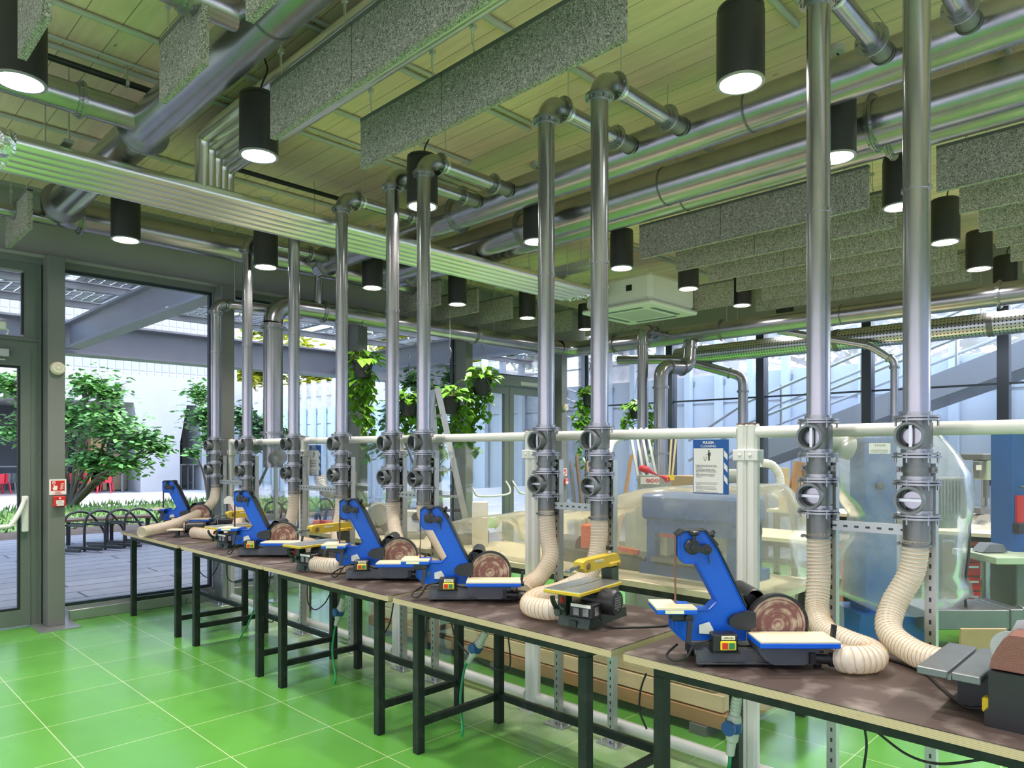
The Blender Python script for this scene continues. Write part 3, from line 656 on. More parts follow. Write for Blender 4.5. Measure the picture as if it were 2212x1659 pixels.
# ================================================================ glass partition
def mat_strut():
    m, t, o = nt('strut_zinc'); b = N(t, 'ShaderNodeBsdfPrincipled'); b.inputs['Metallic'].default_value = .9; b.inputs['Roughness'].default_value = .4
    tc = N(t, 'ShaderNodeTexCoord'); sp = N(t, 'ShaderNodeSeparateXYZ'); L(t, tc, 'Object', sp, 'Vector')
    ml = N(t, 'ShaderNodeMath', operation='MULTIPLY'); ml.inputs[1].default_value = 22; L(t, sp, 'Z', ml, 0)
    fr = N(t, 'ShaderNodeMath', operation='FRACT'); L(t, ml, 'Value', fr, 0)
    l1 = N(t, 'ShaderNodeMath', operation='LESS_THAN'); L(t, fr, 'Value', l1, 0); l1.inputs[1].default_value = .4
    ab = N(t, 'ShaderNodeMath', operation='ABSOLUTE'); L(t, sp, 'X', ab, 0)
    l2 = N(t, 'ShaderNodeMath', operation='LESS_THAN'); L(t, ab, 'Value', l2, 0); l2.inputs[1].default_value = .0045
    l3 = N(t, 'ShaderNodeMath', operation='MULTIPLY'); L(t, l1, 'Value', l3, 0); L(t, l2, 'Value', l3, 1)
    mx = N(t, 'ShaderNodeMix', data_type='RGBA'); L(t, l3, 'Value', mx, 0); mx.inputs[6].default_value = (.50, .51, .50, 1); mx.inputs[7].default_value = (.07, .07, .07, 1); L(t, mx, 2, b, 'Base Color')
    L(t, b, 'BSDF', o, 'Surface'); MATS['strut_zinc'] = m
mat_strut()
YPT = 3.37; ZR = 1.785
PB = [-7.655, -6.06, -4.59, -3.135, -1.66, -.19, 1.28]
def roundpost(b, x0, x1, z0, z1, y=YPT, d=.055):
    e = .014
    b.prism([(x0, y-d/2+e), (x0+e, y-d/2), (x1-e, y-d/2), (x1, y-d/2+e), (x1, y+d/2-e), (x1-e, y+d/2), (x0+e, y+d/2), (x0, y+d/2-e)], z0, z1, 'xy')
for i, (x0, x1) in enumerate(zip(PB, PB[1:])):
    t = thing('partition_panel', ['glass partition panel by the window wall, behind the two far workbenches', 'glass partition panel with the small cleaning sign, behind the third workbench', 'glass partition panel in front of the stepladder', 'glass partition panel carrying the large blue cleaning sign', 'glass partition panel in front of the plastic wrapped column machine', 'glass partition panel past the right frame edge'][i], 'partition', ((x0+x1)/2, 0, 0), group='white framed glass partition')
    h = (x1-x0)/2
    for s in (-1, 1):
        b = MB(); a0, a1 = sorted((s*(h-.001), s*(h-.055))); roundpost(b, a0, a1, .03, ZR); b.lathe([(.03, 0), (.03, .004), (.02, .012), (0, .013)], ((a0+a1)/2, YPT, ZR), (0, 0, 1), 12, caps=False)
        p = b.build('post', 'white_metal', t)
        MB().box((a0+.005, YPT-.026, ZR+.008), (a1-.005, YPT+.026, ZR+.014)).build('post_cap', 'wood_dark', p)
        for z in (1.64, .52):
            c = MB(); c.box((a0-.006 if s < 0 else a0-.012, YPT-.036, z-.028), (a1+.012 if s < 0 else a1+.006, YPT+.036, z+.028), .004); c.lathe([(.008, 0), (.008, .006), (.004, .008)], ((a0+a1)/2+.012*s*0, YPT-.036, z), (0, -1, 0), 10); c.build('clamp', 'white_metal', p)
    MB().lathe([(.029, 0), (.029, 2*h-.1)], (-h+.05, YPT, ZR-.03), (1, 0, 0), 20).build('top_rail', 'white_metal', t)
    MB().lathe([(.034, 0), (.034, 2*h-.11)], (-h+.055, YPT, .075), (1, 0, 0), 20).build('bottom_rail', 'white_metal', t)
    MB().box((-h+.05, YPT-.003, .09), (h-.05, YPT+.003, ZR-.04)).build('pane', 'pane_glass', t)
    MB().lathe([(.10, 0), (.10, .006), (.09, .008)], (h, YPT-.0, 0), (0, 0, 1), 20).build('foot_plate', 'zinc', t)
# ---- perforated strut posts with cross bars
SX = [(x+.035, None) for x in PX]
def strut():
    t = thing('strut_post', 'x', 'post', (0, 0, 0), group='perforated strut posts holding the suction pipes')
    b = MB(); w = .0205
    b.box((-w, -w, .01), (w, -w+.003, 1.61)); b.box((-w, -w+.003, .01), (-w+.003, w, 1.61)); b.box((w-.003, -w+.003, .01), (w, w, 1.61))
    b.build('channel', 'strut_zinc', t)
    b = MB(); b.box((-.075, -.06, 0), (.075, .06, .008), .002); 
    for x in (-.05, .05):
        for y in (-.035, .035): b.cyl((x, y, .008), (x, y, .022), .008, 6); b.cyl((x, y, .022), (x, y, .034), .004, 6)
    b.build('base_plate', 'zinc', t)
    for z in (1.585,): b = MB(); b.cyl((-.035, -.028, z), (-.035, -.02, z), .006, 8); b.cyl((.0, -.05, z), (0, -.0205, z), .006, 8); b.build('bolt', 'zinc', t)
    return t
s0 = strut(); tree = gather(s0)
SL = ['by the window, right of the first suction pipe', 'right of the second suction pipe', 'right of the third suction pipe, by the small sign', 'right of the fourth suction pipe', 'right of the fifth suction pipe', 'right of the sixth suction pipe, before the stepladder', 'right of the seventh suction pipe, behind the fourth bench', 'right of the eighth suction pipe, behind the fret saw', 'right of the ninth suction pipe', 'right of the tenth suction pipe, rightmost']
for k, (x, _) in enumerate(SX):
    lab = 'perforated zinc strut post '+SL[k]
    if k == 0: s0.location = (x, 3.275, 0); s0['label'] = lab
    else: dup(s0, None, lab, (x, 3.275, 0), 0, tree)
for k, (a, c) in enumerate(((0, 1), (2, 3), (4, 5), (6, 7), (8, 9))):
    x0, x1 = SX[a][0]+.021, SX[c][0]-.021; n = x1-x0
    b = MB(); b.box((-.0205, -.02, .0), (.0205, -.017, n)); b.box((-.0205, -.017, 0), (-.0175, .02, n)); b.box((.0175, -.017, 0), (.0205, .02, n))
    o = b.build('strut_crossbar', 'strut_zinc', None, (x0, 3.232, 1.335)); o.rotation_euler = (0, PI/2, 0)
    tag(o, 'perforated crossbar between the %s pair of strut posts from the window' % ORD[k], 'crossbar', 'perforated strut crossbars')
# ---- hoses
def mat_hose():
    m, t, o = nt('hose'); b = N(t, 'ShaderNodeBsdfPrincipled'); b.inputs['Base Color'].default_value = (.93, .88, .77, 1); b.inputs['Roughness'].default_value = .3
    tl = N(t, 'ShaderNodeBsdfTranslucent'); tl.inputs['Color'].default_value = (.94, .88, .76, 1)
    tr = N(t, 'ShaderNodeBsdfTransparent'); tr.inputs['Color'].default_value = (.98, .94, .86, 1)
    nz = N(t, 'ShaderNodeTexNoise'); nz.inputs['Scale'].default_value = 30; mr = N(t, 'ShaderNodeMapRange'); mr.inputs['To Min'].default_value = .12; mr.inputs['To Max'].default_value = .3; L(t, nz, 'Fac', mr, 'Value')
    m1 = N(t, 'ShaderNodeMixShader'); m1.inputs[0].default_value = .35; m2 = N(t, 'ShaderNodeMixShader'); L(t, mr, 'Result', m2, 0)
    t.links.new(b.outputs[0], m1.inputs[1]); t.links.new(tl.outputs[0], m1.inputs[2]); t.links.new(m1.outputs[0], m2.inputs[1]); t.links.new(tr.outputs[0], m2.inputs[2]); t.links.new(m2.outputs[0], o.inputs['Surface']); MATS['hose'] = m
mat_hose()
mat('hose_wire', (.58, .38, .22), .4, 0, .1, 20)
def hose(label, pts, r=.05, pitch=.017, clampit=True, m='hose', wm='hose_wire'):
    p = even(spline(pts, 14), pitch/4); o0 = p[0].copy(); p = [q-o0 for q in p]
    t = thing('flexible_hose', label, 'hose', o0, group='corrugated cream suction hoses')
    rr = [r*(1.0, .965, .93, .965)[i % 4] for i in range(len(p))]
    MB().tube(p, rr, 18, caps=False).build('hose_wall', m, t)
    # wire helix
    h = []; x = None
    for i, q in enumerate(p):
        d = (p[min(i+1, len(p)-1)]-p[max(i-1, 0)]).normalized()
        if x is None: x = d.orthogonal().normalized()
        x = (x-d*x.dot(d)).normalized(); y = d.cross(x)
        for k in range(4):
            if i == len(p)-1 and k: break
            a = 2*PI*(i/4+k/16); e = p[min(i+1, len(p)-1)]; c = q+(e-q)*(k/4)
            h.append(c+(x*math.cos(a)+y*math.sin(a))*(r*1.005))
    MB().tube(h, .0013, 4, caps=False).build('wire_helix', wm, t)
    if clampit:
        b = MB(); b.ring((0, 0, -.03), (0, 0, 1), r*.99, r*1.07, .012, 24); b.cyl((-r-.018, -.012, -.03), (-r-.018, .012, -.03), .007, 8); b.build('hose_clamp', 'galv_dull', t)
    return t
V = Vector
hose('cream hose arching to an open end at the front of the far bench', [(PX[0], 3.2, 1.31), (-7.615, 3.19, 1.22), (-7.56, 3.13, 1.11), (-7.5, 2.95, 1.0), (-7.33, 2.62, .925), (-7.12, 2.29, .905)])
hose('cream hose lying on the far bench to the small disc sander', [(PX[1], 3.2, 1.31), (-6.87, 3.17, 1.12), (-6.78, 3.06, .95), (-6.55, 2.95, .905), (-6.43, 2.82, .905), (-6.5, 2.70, .905), (-6.74, 2.62, .905)])
hose('cream hose dropping behind the disc of the second bench sander', [(PX[2], 3.2, 1.31), (-5.93, 3.19, 1.14), (-5.84, 3.10, .97), (-5.6, 2.98, .91), (-5.2, 2.95, .905), (-4.97, 2.83, .905)])
hose('cream hose running behind the third sander to the fret saw left of it', [(PX[3], 3.2, 1.31), (-5.14, 3.19, 1.15), (-5.08, 3.12, 1.0), (-4.8, 3.0, .91), (-4.2, 2.9, .905), atZ(735, 1221, .905), atZ(676, 1218, .905)])
hose('cream hose curving down to the disc of the third sander', [(PX[4], 3.2, 1.31), (-4.41, 3.19, 1.17), (-4.26, 3.12, 1.02), (-4.0, 3.02, .92), (-3.66, 2.97, .905), (-3.47, 2.86, .905)])
hose('cream hose sloping behind the tilted arm of the fourth sander', [(PX[5], 3.2, 1.31), (-4.03, 3.19, 1.2), atY(945, 1165, 3.14), atY(975, 1208, 3.03), (-3.2, 2.96, .91), (-3.0, 2.9, .905)])
hose('cream hose bending left onto the fourth bench, left of the yellow fret saw', [(PX[6], 3.2, 1.31), (-2.84, 3.185, 1.16), (-2.79, 3.15, 1.03), (-2.78, 3.05, .935), (-2.72, 2.88, .908), (-2.62, 2.74, .905)])
hose('cream hose behind the yellow fret saw, looping out on its left side', [(PX[7], 3.2, 1.31), (-2.465, 3.19, 1.12), (-2.48, 3.12, .97), (-2.5, 2.92, .91), (-2.48, 2.70, .905), (-2.38, 2.54, .905), (-2.26, 2.53, .905), (-2.2, 2.6, .91)])
hose('cream hose curling round the front of the nearest blue sander', [(PX[8], 3.2, 1.31), (-1.24, 3.19, 1.12), (-1.22, 3.12, .97), (-1.14, 2.99, .92), (-1.03, 2.91, .91), (-.92, 2.85, .905), (-.885, 2.765, .905), (-.925, 2.70, .905), (-.97, 2.705, .90)])
hose('cream hose swinging right to the black belt sander', [(PX[9], 3.2, 1.31), (-.87, 3.19, 1.17), (-.925, 3.14, 1.03), (-.91, 3.05, .945), (-.80, 2.95, .908), (-.68, 2.885, .905), (-.555, 2.855, .915)])
# ================================================================ workbenches
def mat_top():
    m = mat('bench_top', (.070, .048, .043), .55, 0, .22, 3, .05, spec=.35, dust=((.24, .20, .18), 7)); return m
mat_top()
def mat_ply():
    m, t, o = nt('plywood_edge'); b = N(t, 'ShaderNodeBsdfPrincipled'); b.inputs['Roughness'].default_value = .6
    tc = N(t, 'ShaderNodeTexCoord'); wv = N(t, 'ShaderNodeTexWave'); wv.bands_direction = 'Z'; wv.inputs['Scale'].default_value = 60; wv.inputs['Distortion'].default_value = .3; L(t, tc, 'Object', wv, 'Vector')
    mp = N(t, 'ShaderNodeMapping'); mp.inputs['Scale'].default_value = (3, 3, 40); L(t, tc, 'Object', mp, 'Vector'); nz = N(t, 'ShaderNodeTexNoise'); nz.inputs['Scale'].default_value = 3; L(t, mp, 'Vector', nz, 'Vector')
    mx = N(t, 'ShaderNodeMix', data_type='RGBA'); L(t, wv, 'Fac', mx, 0); mx.inputs[6].default_value = (.44, .32, .18, 1); mx.inputs[7].default_value = (.62, .50, .33, 1)
    rp = N(t, 'ShaderNodeValToRGB'); rp.color_ramp.elements[0].position = .66; rp.color_ramp.elements[1].position = .72; L(t, nz, 'Fac', rp, 'Fac')
    m2 = N(t, 'ShaderNodeMix', data_type='RGBA'); L(t, rp, 'Color', m2, 0); L(t, mx, 2, m2, 6); m2.inputs[7].default_value = (.30, .20, .10, 1); L(t, m2, 2, b, 'Base Color'); L(t, b, 'BSDF', o, 'Surface'); MATS['plywood_edge'] = m
mat_ply()
def bench():
    """origin: floor below the front-left leg corner; legs 1.195 x .665"""
    t = thing('workbench', 'x', 'workbench', (0, 0, 0), group='plywood topped workbenches in a row')
    b = MB(); b.box((-.105, -.055, .818), (1.39, .70, .846)); tp = b.build('tabletop', 'plywood_edge', t)
    MB().box((-.105, -.055, .846), (1.39, .70, .850)).build('top_sheet', 'bench_top', tp)
    w = .048
    for x in (0, 1.17):
        for y in (0, .617): MB().box((x, y, 0), (x+w, y+w, .770), .002).build('leg', 'leg_green', t)
    for y in (0, .617): MB().box((0, y, .770), (1.218, y+w, .818), .002).build('apron', 'leg_green', t)
    for x in (0, 1.17): MB().box((x, w, .770), (x+w, .617, .818), .002).build('apron', 'leg_green', t)
    for x in (0, 1.17): MB().box((x+.008, w, .145), (x+.040, .617, .185), .002).build('side_stretcher', 'leg_green', t)
    MB().box((w, .625, .145), (1.17, .657, .185), .002).build('back_stretcher', 'leg_green', t)
    return t
BX = [-7.775, -6.197, -4.677, -3.135, -1.58]
BL = ['farthest workbench, standing against the window wall, holding the small disc sander', 'second workbench from the window, with a half hidden yellow fret saw', 'third workbench from the window, in the middle of the row', 'fourth workbench from the window, carrying the fully visible yellow fret saw', 'nearest workbench, carrying the largest blue sander and the black belt sander']
b0 = bench(); tree = gather(b0)
for k, (x, l) in enumerate(zip(BX, BL)):
    if k == 0: b0.location = (x, 2.40, 0); b0['label'] = l
    else: dup(b0, None, l, (x, 2.40, 0), 0, tree)
# ================================================================ blue belt and disc sanders
def mat_disc():
    m, t, o = nt('sand_disc'); b = N(t, 'ShaderNodeBsdfPrincipled'); b.inputs['Roughness'].default_value = .85
    tc = N(t, 'ShaderNodeTexCoord'); ln = N(t, 'ShaderNodeVectorMath', operation='LENGTH'); L(t, tc, 'Object', ln, 0)
    oi = N(t, 'ShaderNodeObjectInfo'); sc_ = N(t, 'ShaderNodeMath', operation='MULTIPLY'); L(t, ln, 'Value', sc_, 0); sc_.inputs[1].default_value = 75
    nz = N(t, 'ShaderNodeTexNoise'); nz.noise_dimensions = '1D'; nz.inputs['Scale'].default_value = 1; nz.inputs['Detail'].default_value = 4; L(t, sc_, 'Value', nz, 'W')
    n2 = N(t, 'ShaderNodeTexNoise'); n2.inputs['Scale'].default_value = 22; n2.inputs['Detail'].default_value = 6; L(t, tc, 'Object', n2, 'Vector')
    mu = N(t, 'ShaderNodeMath', operation='ADD'); L(t, nz, 'Fac', mu, 0); L(t, n2, 'Fac', mu, 1)
    rp = N(t, 'ShaderNodeValToRGB'); e = rp.color_ramp.elements; e[0].position = .84; e[0].color = (.17, .075, .065, 1); e[1].position = 1.0; e[1].color = (.40, .31, .23, 1)
    mr = N(t, 'ShaderNodeMapRange'); mr.inputs['From Max'].default_value = 1.16; L(t, mu, 'Value', mr, 'Value'); L(t, mr, 'Result', rp, 'Fac'); L(t, rp, 'Color', b, 'Base Color'); L(t, b, 'BSDF', o, 'Surface'); MATS['sand_disc'] = m
mat_disc()
mat('sand_belt', (.22, .10, .08), .9, 0, .2, 60, .3)
def inset(poly, d):
    n = len(poly); ar = sum(poly[i][0]*poly[(i+1) % n][1]-poly[(i+1) % n][0]*poly[i][1] for i in range(n)); sg = 1 if ar > 0 else -1; out = []
    for i in range(n):
        p, q, r_ = Vector(poly[i-1]), Vector(poly[i]), Vector(poly[(i+1) % n])
        e1, e2 = (q-p).normalized(), (r_-q).normalized(); n1, n2 = Vector((-e1.y, e1.x))*sg, Vector((-e2.y, e2.x))*sg
        m = n1+n2; m = m/max(.35, m.dot(n1)) if m.length > 1e-6 else n1
        out.append(tuple(q+m*d))
    return out
def k5(px, py): return ((px-260)*.000691, (1105-py)*.000691)
def sander():
    t = thing('belt_disc_sander', 'x', 'sander', (0, 0, 0), group='blue belt and disc sanders on the benches')
    b = MB(); b.box((0, .0, .014), (.48, .004, .062)); b.box((0, .004, .058), (.48, .17, .062)); b.box((0, .17, .014), (.48, .174, .062)); b.box((0, -.018, .014), (.48, 0, .018))
    bs = b.build('base', 'base_grey', t)
    for x in (.02, .46):
        for y in (.01, .16): MB().lathe([(.014, 0), (.016, .014)], (x, y, 0), (0, 0, 1), 12).build('foot', 'rubber', bs)
    poly = [k5(*p) for p in [(205, 985), (148, 930), (148, 815), (350, 812), (392, 768), (283, 560), (215, 558), (182, 520), (182, 405), (215, 378), (325, 375), (345, 400), (400, 480), (560, 810), (560, 985)]]
    b = MB(); y0, y1 = .052, .125; n = len(poly); ip = inset(poly, .006)
    b.prism(poly, y0+.005, y1, 'xz')
    ring = [(p[0], y0, p[1]) for p in poly]+[(p[0], y0, p[1]) for p in ip]+[(p[0], y0+.0052, p[1]) for p in poly]+[(p[0], y0+.0048, p[1]) for p in ip]
    fs = []
    for i in range(n): j = (i+1) % n; fs += [(i, j, n+j, n+i), (2*n+i, 2*n+j, j, i), (n+i, n+j, 3*n+j, 3*n+i)]
    b.add(ring, fs); body = b.build('body', 'blue_paint', t); bv = body.modifiers.new('bevel', 'BEVEL'); bv.width = .003; bv.segments = 2; bv.limit_method = 'ANGLE'
    # dark edging along arm and head
    e = [k5(*p) for p in [(325, 375), (345, 400), (400, 480), (555, 800)]]; b = MB()
    b.prism([k5(215, 374), k5(325, 371), k5(328, 376), k5(215, 380)], .05, .127, 'xz')
    for a, c in zip(e, e[1:]): b.bar((a[0]+.003, .0885, a[1]+.003), (c[0]+.003, .0885, c[1]+.003), .077, .006, (1, 0, 1))
    a, c = k5(182, 405), k5(215, 378); b.bar((a[0]-.002, .0885, a[1]+.002), (c[0]-.002, .0885, c[1]+.002), .077, .006, (-1, 0, 1))
    b.build('edge_guard', 'black_plastic', body)
    x, z = k5(174, 420); b = MB(); b.box((x, .075, .205), (x+.002, .10, z+.01)); b.box((x-.0015, .072, .205), (x, .075, .29)); b.build('sanding_belt', 'sand_belt', t)
    # head wheel, link, knobs
    b = MB(); x, z = k5(255, 462); b.lathe([(.029, 0), (.029, .012), (.024, .016), (0, .018)], (x, y0, z), (0, -1, 0), 24, caps=False); b.lathe([(.011, 0), (.011, .026), (0, .027)], (x, y0, z), (0, -1, 0), 12)
    x2, z2 = k5(330, 475); b.lathe([(.02, .004), (.02, .022), (.0, .024)], (x2, y0, z2), (0, -1, 0), 20); b.bar((x, y0-.014, z-.004), (x2, y0-.014, z2), .026, .012, (0, 1, 0)); b.lathe([(.008, .02), (.008, .032), (0, .033)], (x2, y0, z2), (0, -1, 0), 10)
    b.bar((x2+.008, y0-.01, z2-.015), (x2+.012, y0-.01, z2-.055), .004, .004); b.build('tension_arm', 'black_plastic', t)
    x, z = k5(262, 400); b = MB(); b.cyl((x, y0-.015, z-.02), (x, y0-.015, z+.004), .008, 10); b.lathe([(.014, 0), (.02, .005), (.02, .014), (.015, .017)], (x, y0-.015, z+.002), (0, 0, 1), 10); b.build('top_knob', 'black_plastic', t)
    x, z = k5(368, 400); b = MB(); b.cyl((x-.02, .08, z-.012), (x+.012, .07, z+.004), .011, 12); b.bar((x-.02, .08, z+.01), (x+.025, .08, z-.045), .02, .012, (0, 1, 0)); b.bar((x+.0, .075, z+.002), (x+.016, .07, z+.014), .014, .014); b.build('tracking_knob', 'black_plastic', t)
    # belt table
    b = MB(); b.box((-.150, -.018, .198), (.002, .150, .216), .003); tb = b.build('belt_table', 'blue_paint', t)
    b = MB(); b.box((-.152, -.016, .216), (-.062, .148, .223)); b.box((-.062, -.016, .216), (.0, .06, .2225)); b.build('table_cover', 'cream_board', tb)
    MB().box((-.12, -.0195, .203), (-.05, -.0182, .2155)).build('tape_strip', 'tape', tb)
    b = MB(); b.box((-.086, .02, .165), (-.012, .07, .198), .004); x, z = k5(225, 845); b.lathe([(.012, 0), (.016, .004), (.016, .02), (0, .022)], (x, .02, z), (0, -1, 0), 12); b.bar((x, .0, z-.005), (x-.008, -.012, z-.088), .018, .012, (0, 1, 0)); b.build('clamp_lever', 'black_plastic', t)
    x, z = k5(250, 905); MB().lathe([(.014, 0), (.014, .004), (.006, .005)], (x, .057, z), (0, -1, 0), 12).build('cover_screw', 'socket_blue', body)
    b = MB(); b.add([(.024, .05, .112), (.08, .05, .108), (.078, .048, .130), (.062, .046, .158), (.024, .05, .145)], [(0, 1, 2, 3, 4)]); b.build('paper_tag', 'paper', body)
    # disc group
    cx, cz = k5(735, 895)
    b = MB(); b.lathe([(.107, 0), (.107, .006), (0, .0061)], (0, 0, 0), (0, -1, 0), 48, caps=False); b.build('sanding_disc', 'sand_disc', t, (cx, .062, cz))
    b = MB(); b.ring((cx, .068, cz), (0, 1, 0), .108, .117, .03, 48); b.lathe([(.114, 0), (.114, .02)], (cx, .064, cz), (0, 1, 0), 48); b.build('disc_guard', 'black_plastic', t)
    b = MB(); pts = [(cx+.118*math.cos(a), cz-.042+.092*math.sin(a)) for a in [PI+PI*i/20 for i in range(21)]]; pts = [(p[0], max(p[1], .022)) for p in pts]; b.prism(pts, -.055, .06, 'xz'); b.build('lower_housing', 'base_grey', t)
    b = MB(); p = [k5(*q) for q in [(455, 860), (480, 835), (560, 815), (600, 822), (600, 900), (560, 920), (500, 915), (455, 890)]]; b.prism(p, .028, .058, 'xz'); b.build('link_plate', 'black_plastic', t)
    b = MB(); x, z = k5(650, 775); b.lathe([(.034, 0), (.038, .01), (.038, .20), (.03, .21), (0, .211)], (x-.012, .10, z+.005), (0, 1, 0), 20, caps=False); b.lathe([(.042, .02), (.042, .08)], (x-.03, .10, z-.02), (0, 1, 0), 16); b.build('motor', 'black_plastic', t)
    b = MB(); b.box((.205, -.105, .095), (.497, .045, .115), .003); dt = b.build('disc_table', 'blue_paint', t)
    b = MB(); b.box((.207, -.103, .115), (.495, .044, .121)); b.build('table_cover', 'cream_board', dt)
    b = MB(); b.bar((.497, -.03, .10), (.505, -.03, .165), .014, .018, (0, 1, 0)); b.lathe([(.013, 0), (.013, .022)], (.49, -.03, .1), (1, 0, 0), 12); b.build('table_lever', 'black_plastic', t)
    b = MB(); b.lathe([(.018, 0), (.02, .06), (.027, .065), (.027, .10), (.022, .115), (.015, .115)], (.415, -.05, .048), (1, 0, -.08), 18, caps=False); b.box((.40, -.07, .03), (.42, -.03, .07)); b.build('dust_port', 'black_plastic', t)
    # switch
    b = MB(); b.box((.056, -.034, .062), (.148, .03, .128), .005); b.box((.05, -.04, .058), (.155, .03, .064)); sw = b.build('switch_box', 'black_plastic', t)
    MB().box((.080, -.042, .072), (.138, -.034, .106), .003).build('switch_frame', 'yellow', sw)
    MB().box((.086, -.045, .078), (.106, -.041, .100), .002).build('stop_button', 'red', sw); MB().box((.111, -.045, .078), (.131, -.041, .100), .002).build('start_button', 'green_btn', sw)
    MB().box((.085, -.0355, .110), (.135, -.034, .124)).build('switch_label', 'tape', sw)
    text('switch_text', 'OFF/ON', .010, 'ink', sw, (.110, -.036, .113), (PI/2, 0, 0))
    b = MB(); b.tube(spline([(.06, .0, .10), (.03, -.02, .1), (-.01, -.01, .085), (-.04, -.015, .04), (-.075, .02, .015), (-.10, .05, .03), (-.05, .09, .06)], 6), .0045, 8); b.tube(spline([(.145, .0, .09), (.17, .01, .075), (.22, .03, .07)], 5), .004, 8); b.build('power_cord', 'rubber', t)
    return t
sd = sander(); tree = gather(sd)
SP = [((-8.0+.32, 2.70), 'farthest blue belt and disc sander, standing at the window end'), ((-5.326, 2.406), 'blue belt and disc sander on the second bench from the window'), ((-3.876, 2.444), 'blue belt and disc sander on the third bench, middle one of the five'), ((-3.012, 2.416), 'blue belt and disc sander at the left end of the fourth bench'), ((-1.382, 2.387), 'nearest and largest looking blue belt and disc sander, on the front bench')]
for k, ((x, y), l) in enumerate(SP):
    if k == 0: sd.location = (x, y, .85); sd.rotation_euler = (0, 0, YAW); sd['label'] = l
    else: dup(sd, None, l, (x, y, .85), YAW, tree)
# ================================================================ yellow fret saws
def fret_saw():
    """long axis +x (front tip to rear column), right side -y"""
    t = thing('fret_saw', 'x', 'saw', (0, 0, 0), group='yellow arm fret saws on the benches')
    b = MB(); b.prism([(-.02, 0), (.34, 0), (.33, .045), (-.005, .045)], -.085, .085, 'xz'); b.box((-.024, -.02, .0), (-.01, .02, .03)); bs = b.build('base', 'green_olive', t)
    b = MB(); b.prism([(.285, .045), (.375, .045), (.355, .13), (.355, .235), (.285, .235), (.30, .13)], -.03, .03, 'xz'); b.prism([(.05, .045), (.30, .045), (.29, .12), (.14, .10), (.09, .10)], -.035, .035, 'xz')
    b.build('column', 'green_olive', t)
    b = MB(); b.prism([(.03, .262), (.06, .240), (.25, .246), (.38, .235), (.385, .262), (.355, .300), (.06, .300), (.03, .292)], -.026, .026, 'xz'); b.box((.27, -.032, .24), (.375, .032, .262), .004); ar = b.build('upper_arm', 'yellow_paint', t)
    b = MB(); b.lathe([(.017, 0), (.017, .003)], (.075, -.026, .27), (0, -1, 0), 20)
    for k in range(3): b.box((.064, -.031, .262+.006*k), (.086, -.029, .264+.006*k))
    b.lathe([(.006, 0), (.006, .005)], (.345, -.032, .25), (0, -1, 0), 10); b.build('arm_vent', 'wood_dark', ar)
    text('brand_lettering', 'PROXXON', .016, 'paper', ar, (.175, -.0265, .278), (PI/2, 0, 0), bold=.0004)
    b = MB(); b.bar((.035, 0, .272), (-.055, 0, .262), .014, .012); b.cyl((-.06, -.014, .262), (-.06, .014, .262), .008, 10); b.bar((-.06, -.005, .268), (-.02, -.005, .276), .006, .006); b.build('blade_clamp', 'cast', t)
    MB().cyl((-.052, 0, .165), (-.052, 0, .258), .0012, 5).build('saw_blade', 'zinc', t)
    MB().cyl((.318, 0, .30), (.318, 0, .318), .008, 10).build('knob_stem', 'zinc', t)
    b = MB(); b.lathe([(.010, 0), (.017, .004), (.019, .022), (.014, .026), (0, .026)], (.318, 0, .316), (0, 0, 1), 14); b.build('tension_knob', 'black_plastic', t)
    tb = MB().box((-.115, -.10, .163), (.265, .10, .180), .003).build('table', 'yellow_paint', t)
    b = MB(); b.box((-.112, -.097, .180), (.262, -.004, .183)); b.box((-.112, .004, .180), (.262, .097, .183)); b.build('table_surface', 'zinc', tb)
    b = MB(); pts = arc((-.02, 0, .165), (-1, 0, 0), (0, 0, -1), .085, .15, 1.3, 8); b.tube([(p.x, .05, p.z) for p in pts], .006, 6); b.tube([(p.x, .064, p.z-.004) for p in pts], .006, 6); b.cyl((-.05, .02, .085), (-.05, .08, .085), .012, 12); b.lathe([(.017, 0), (.017, .014)], (-.062, .05, .07), (-1, 0, 0), 12); b.box((-.03, .03, .05), (.02, .075, .165)); b.build('tilt_bracket', 'green_olive', t)
    MB().cyl((-.075, .02, .12), (-.06, .03, .14), .008, 8).build('pointer', 'red', t)
    b = MB(); b.lathe([(.05, 0), (.055, .008), (.055, .10), (.060, .102), (.060, .155), (.052, .168), (0, .17)], (.08, -.01, .118), (0, -1, 0), 28, caps=False)
    for k in range(12):
        a = 2*PI*k/12; b.box((.08+.057*math.cos(a)-.0015, -.1, .118+.057*math.sin(a)-.0015), (.08+.057*math.cos(a)+.0015, -.02, .118+.057*math.sin(a)+.0015))
    mo = b.build('motor', 'black_plastic', t)
    b = MB()
    for k in range(7):
        for q in range(-1, 2):
            if abs(q*.018)+abs((k-3)*.011) < .046: b.box((.08+q*.019-.008, -.1805, .118+(k-3)*.011-.0025), (.08+q*.019+.008, -.1795, .118+(k-3)*.011+.0025))
    b.build('motor_vent', 'ink_grey', mo)
    b = MB(); b.box((-.05, -.125, .055), (.03, .0, .122), .005); sw = b.build('switch_box', 'black_plastic', t)
    MB().box((-.0525, -.115, .104), (-.05, -.01, .118)).build('switch_label', 'paper', sw)
    for y in (-.105, -.055): MB().box((-.057, y, .066), (-.05, y+.03, .10), .002).build('rocker_switch', 'ink_grey', sw)
    MB().box((-.032, -.1265, .07), (.0, -.125, .107)).build('data_plate', 'zinc', sw)
    return t
fs = fret_saw(); tree = gather(fs)
FS = [((-5.92, 2.55), 'half hidden yellow fret saw behind the second sander'), ((-4.40, 2.46), 'yellow fret saw left of the third sander, partly hidden by it'), ((-2.10, 2.545), 'fully visible yellow fret saw on the fourth bench')]
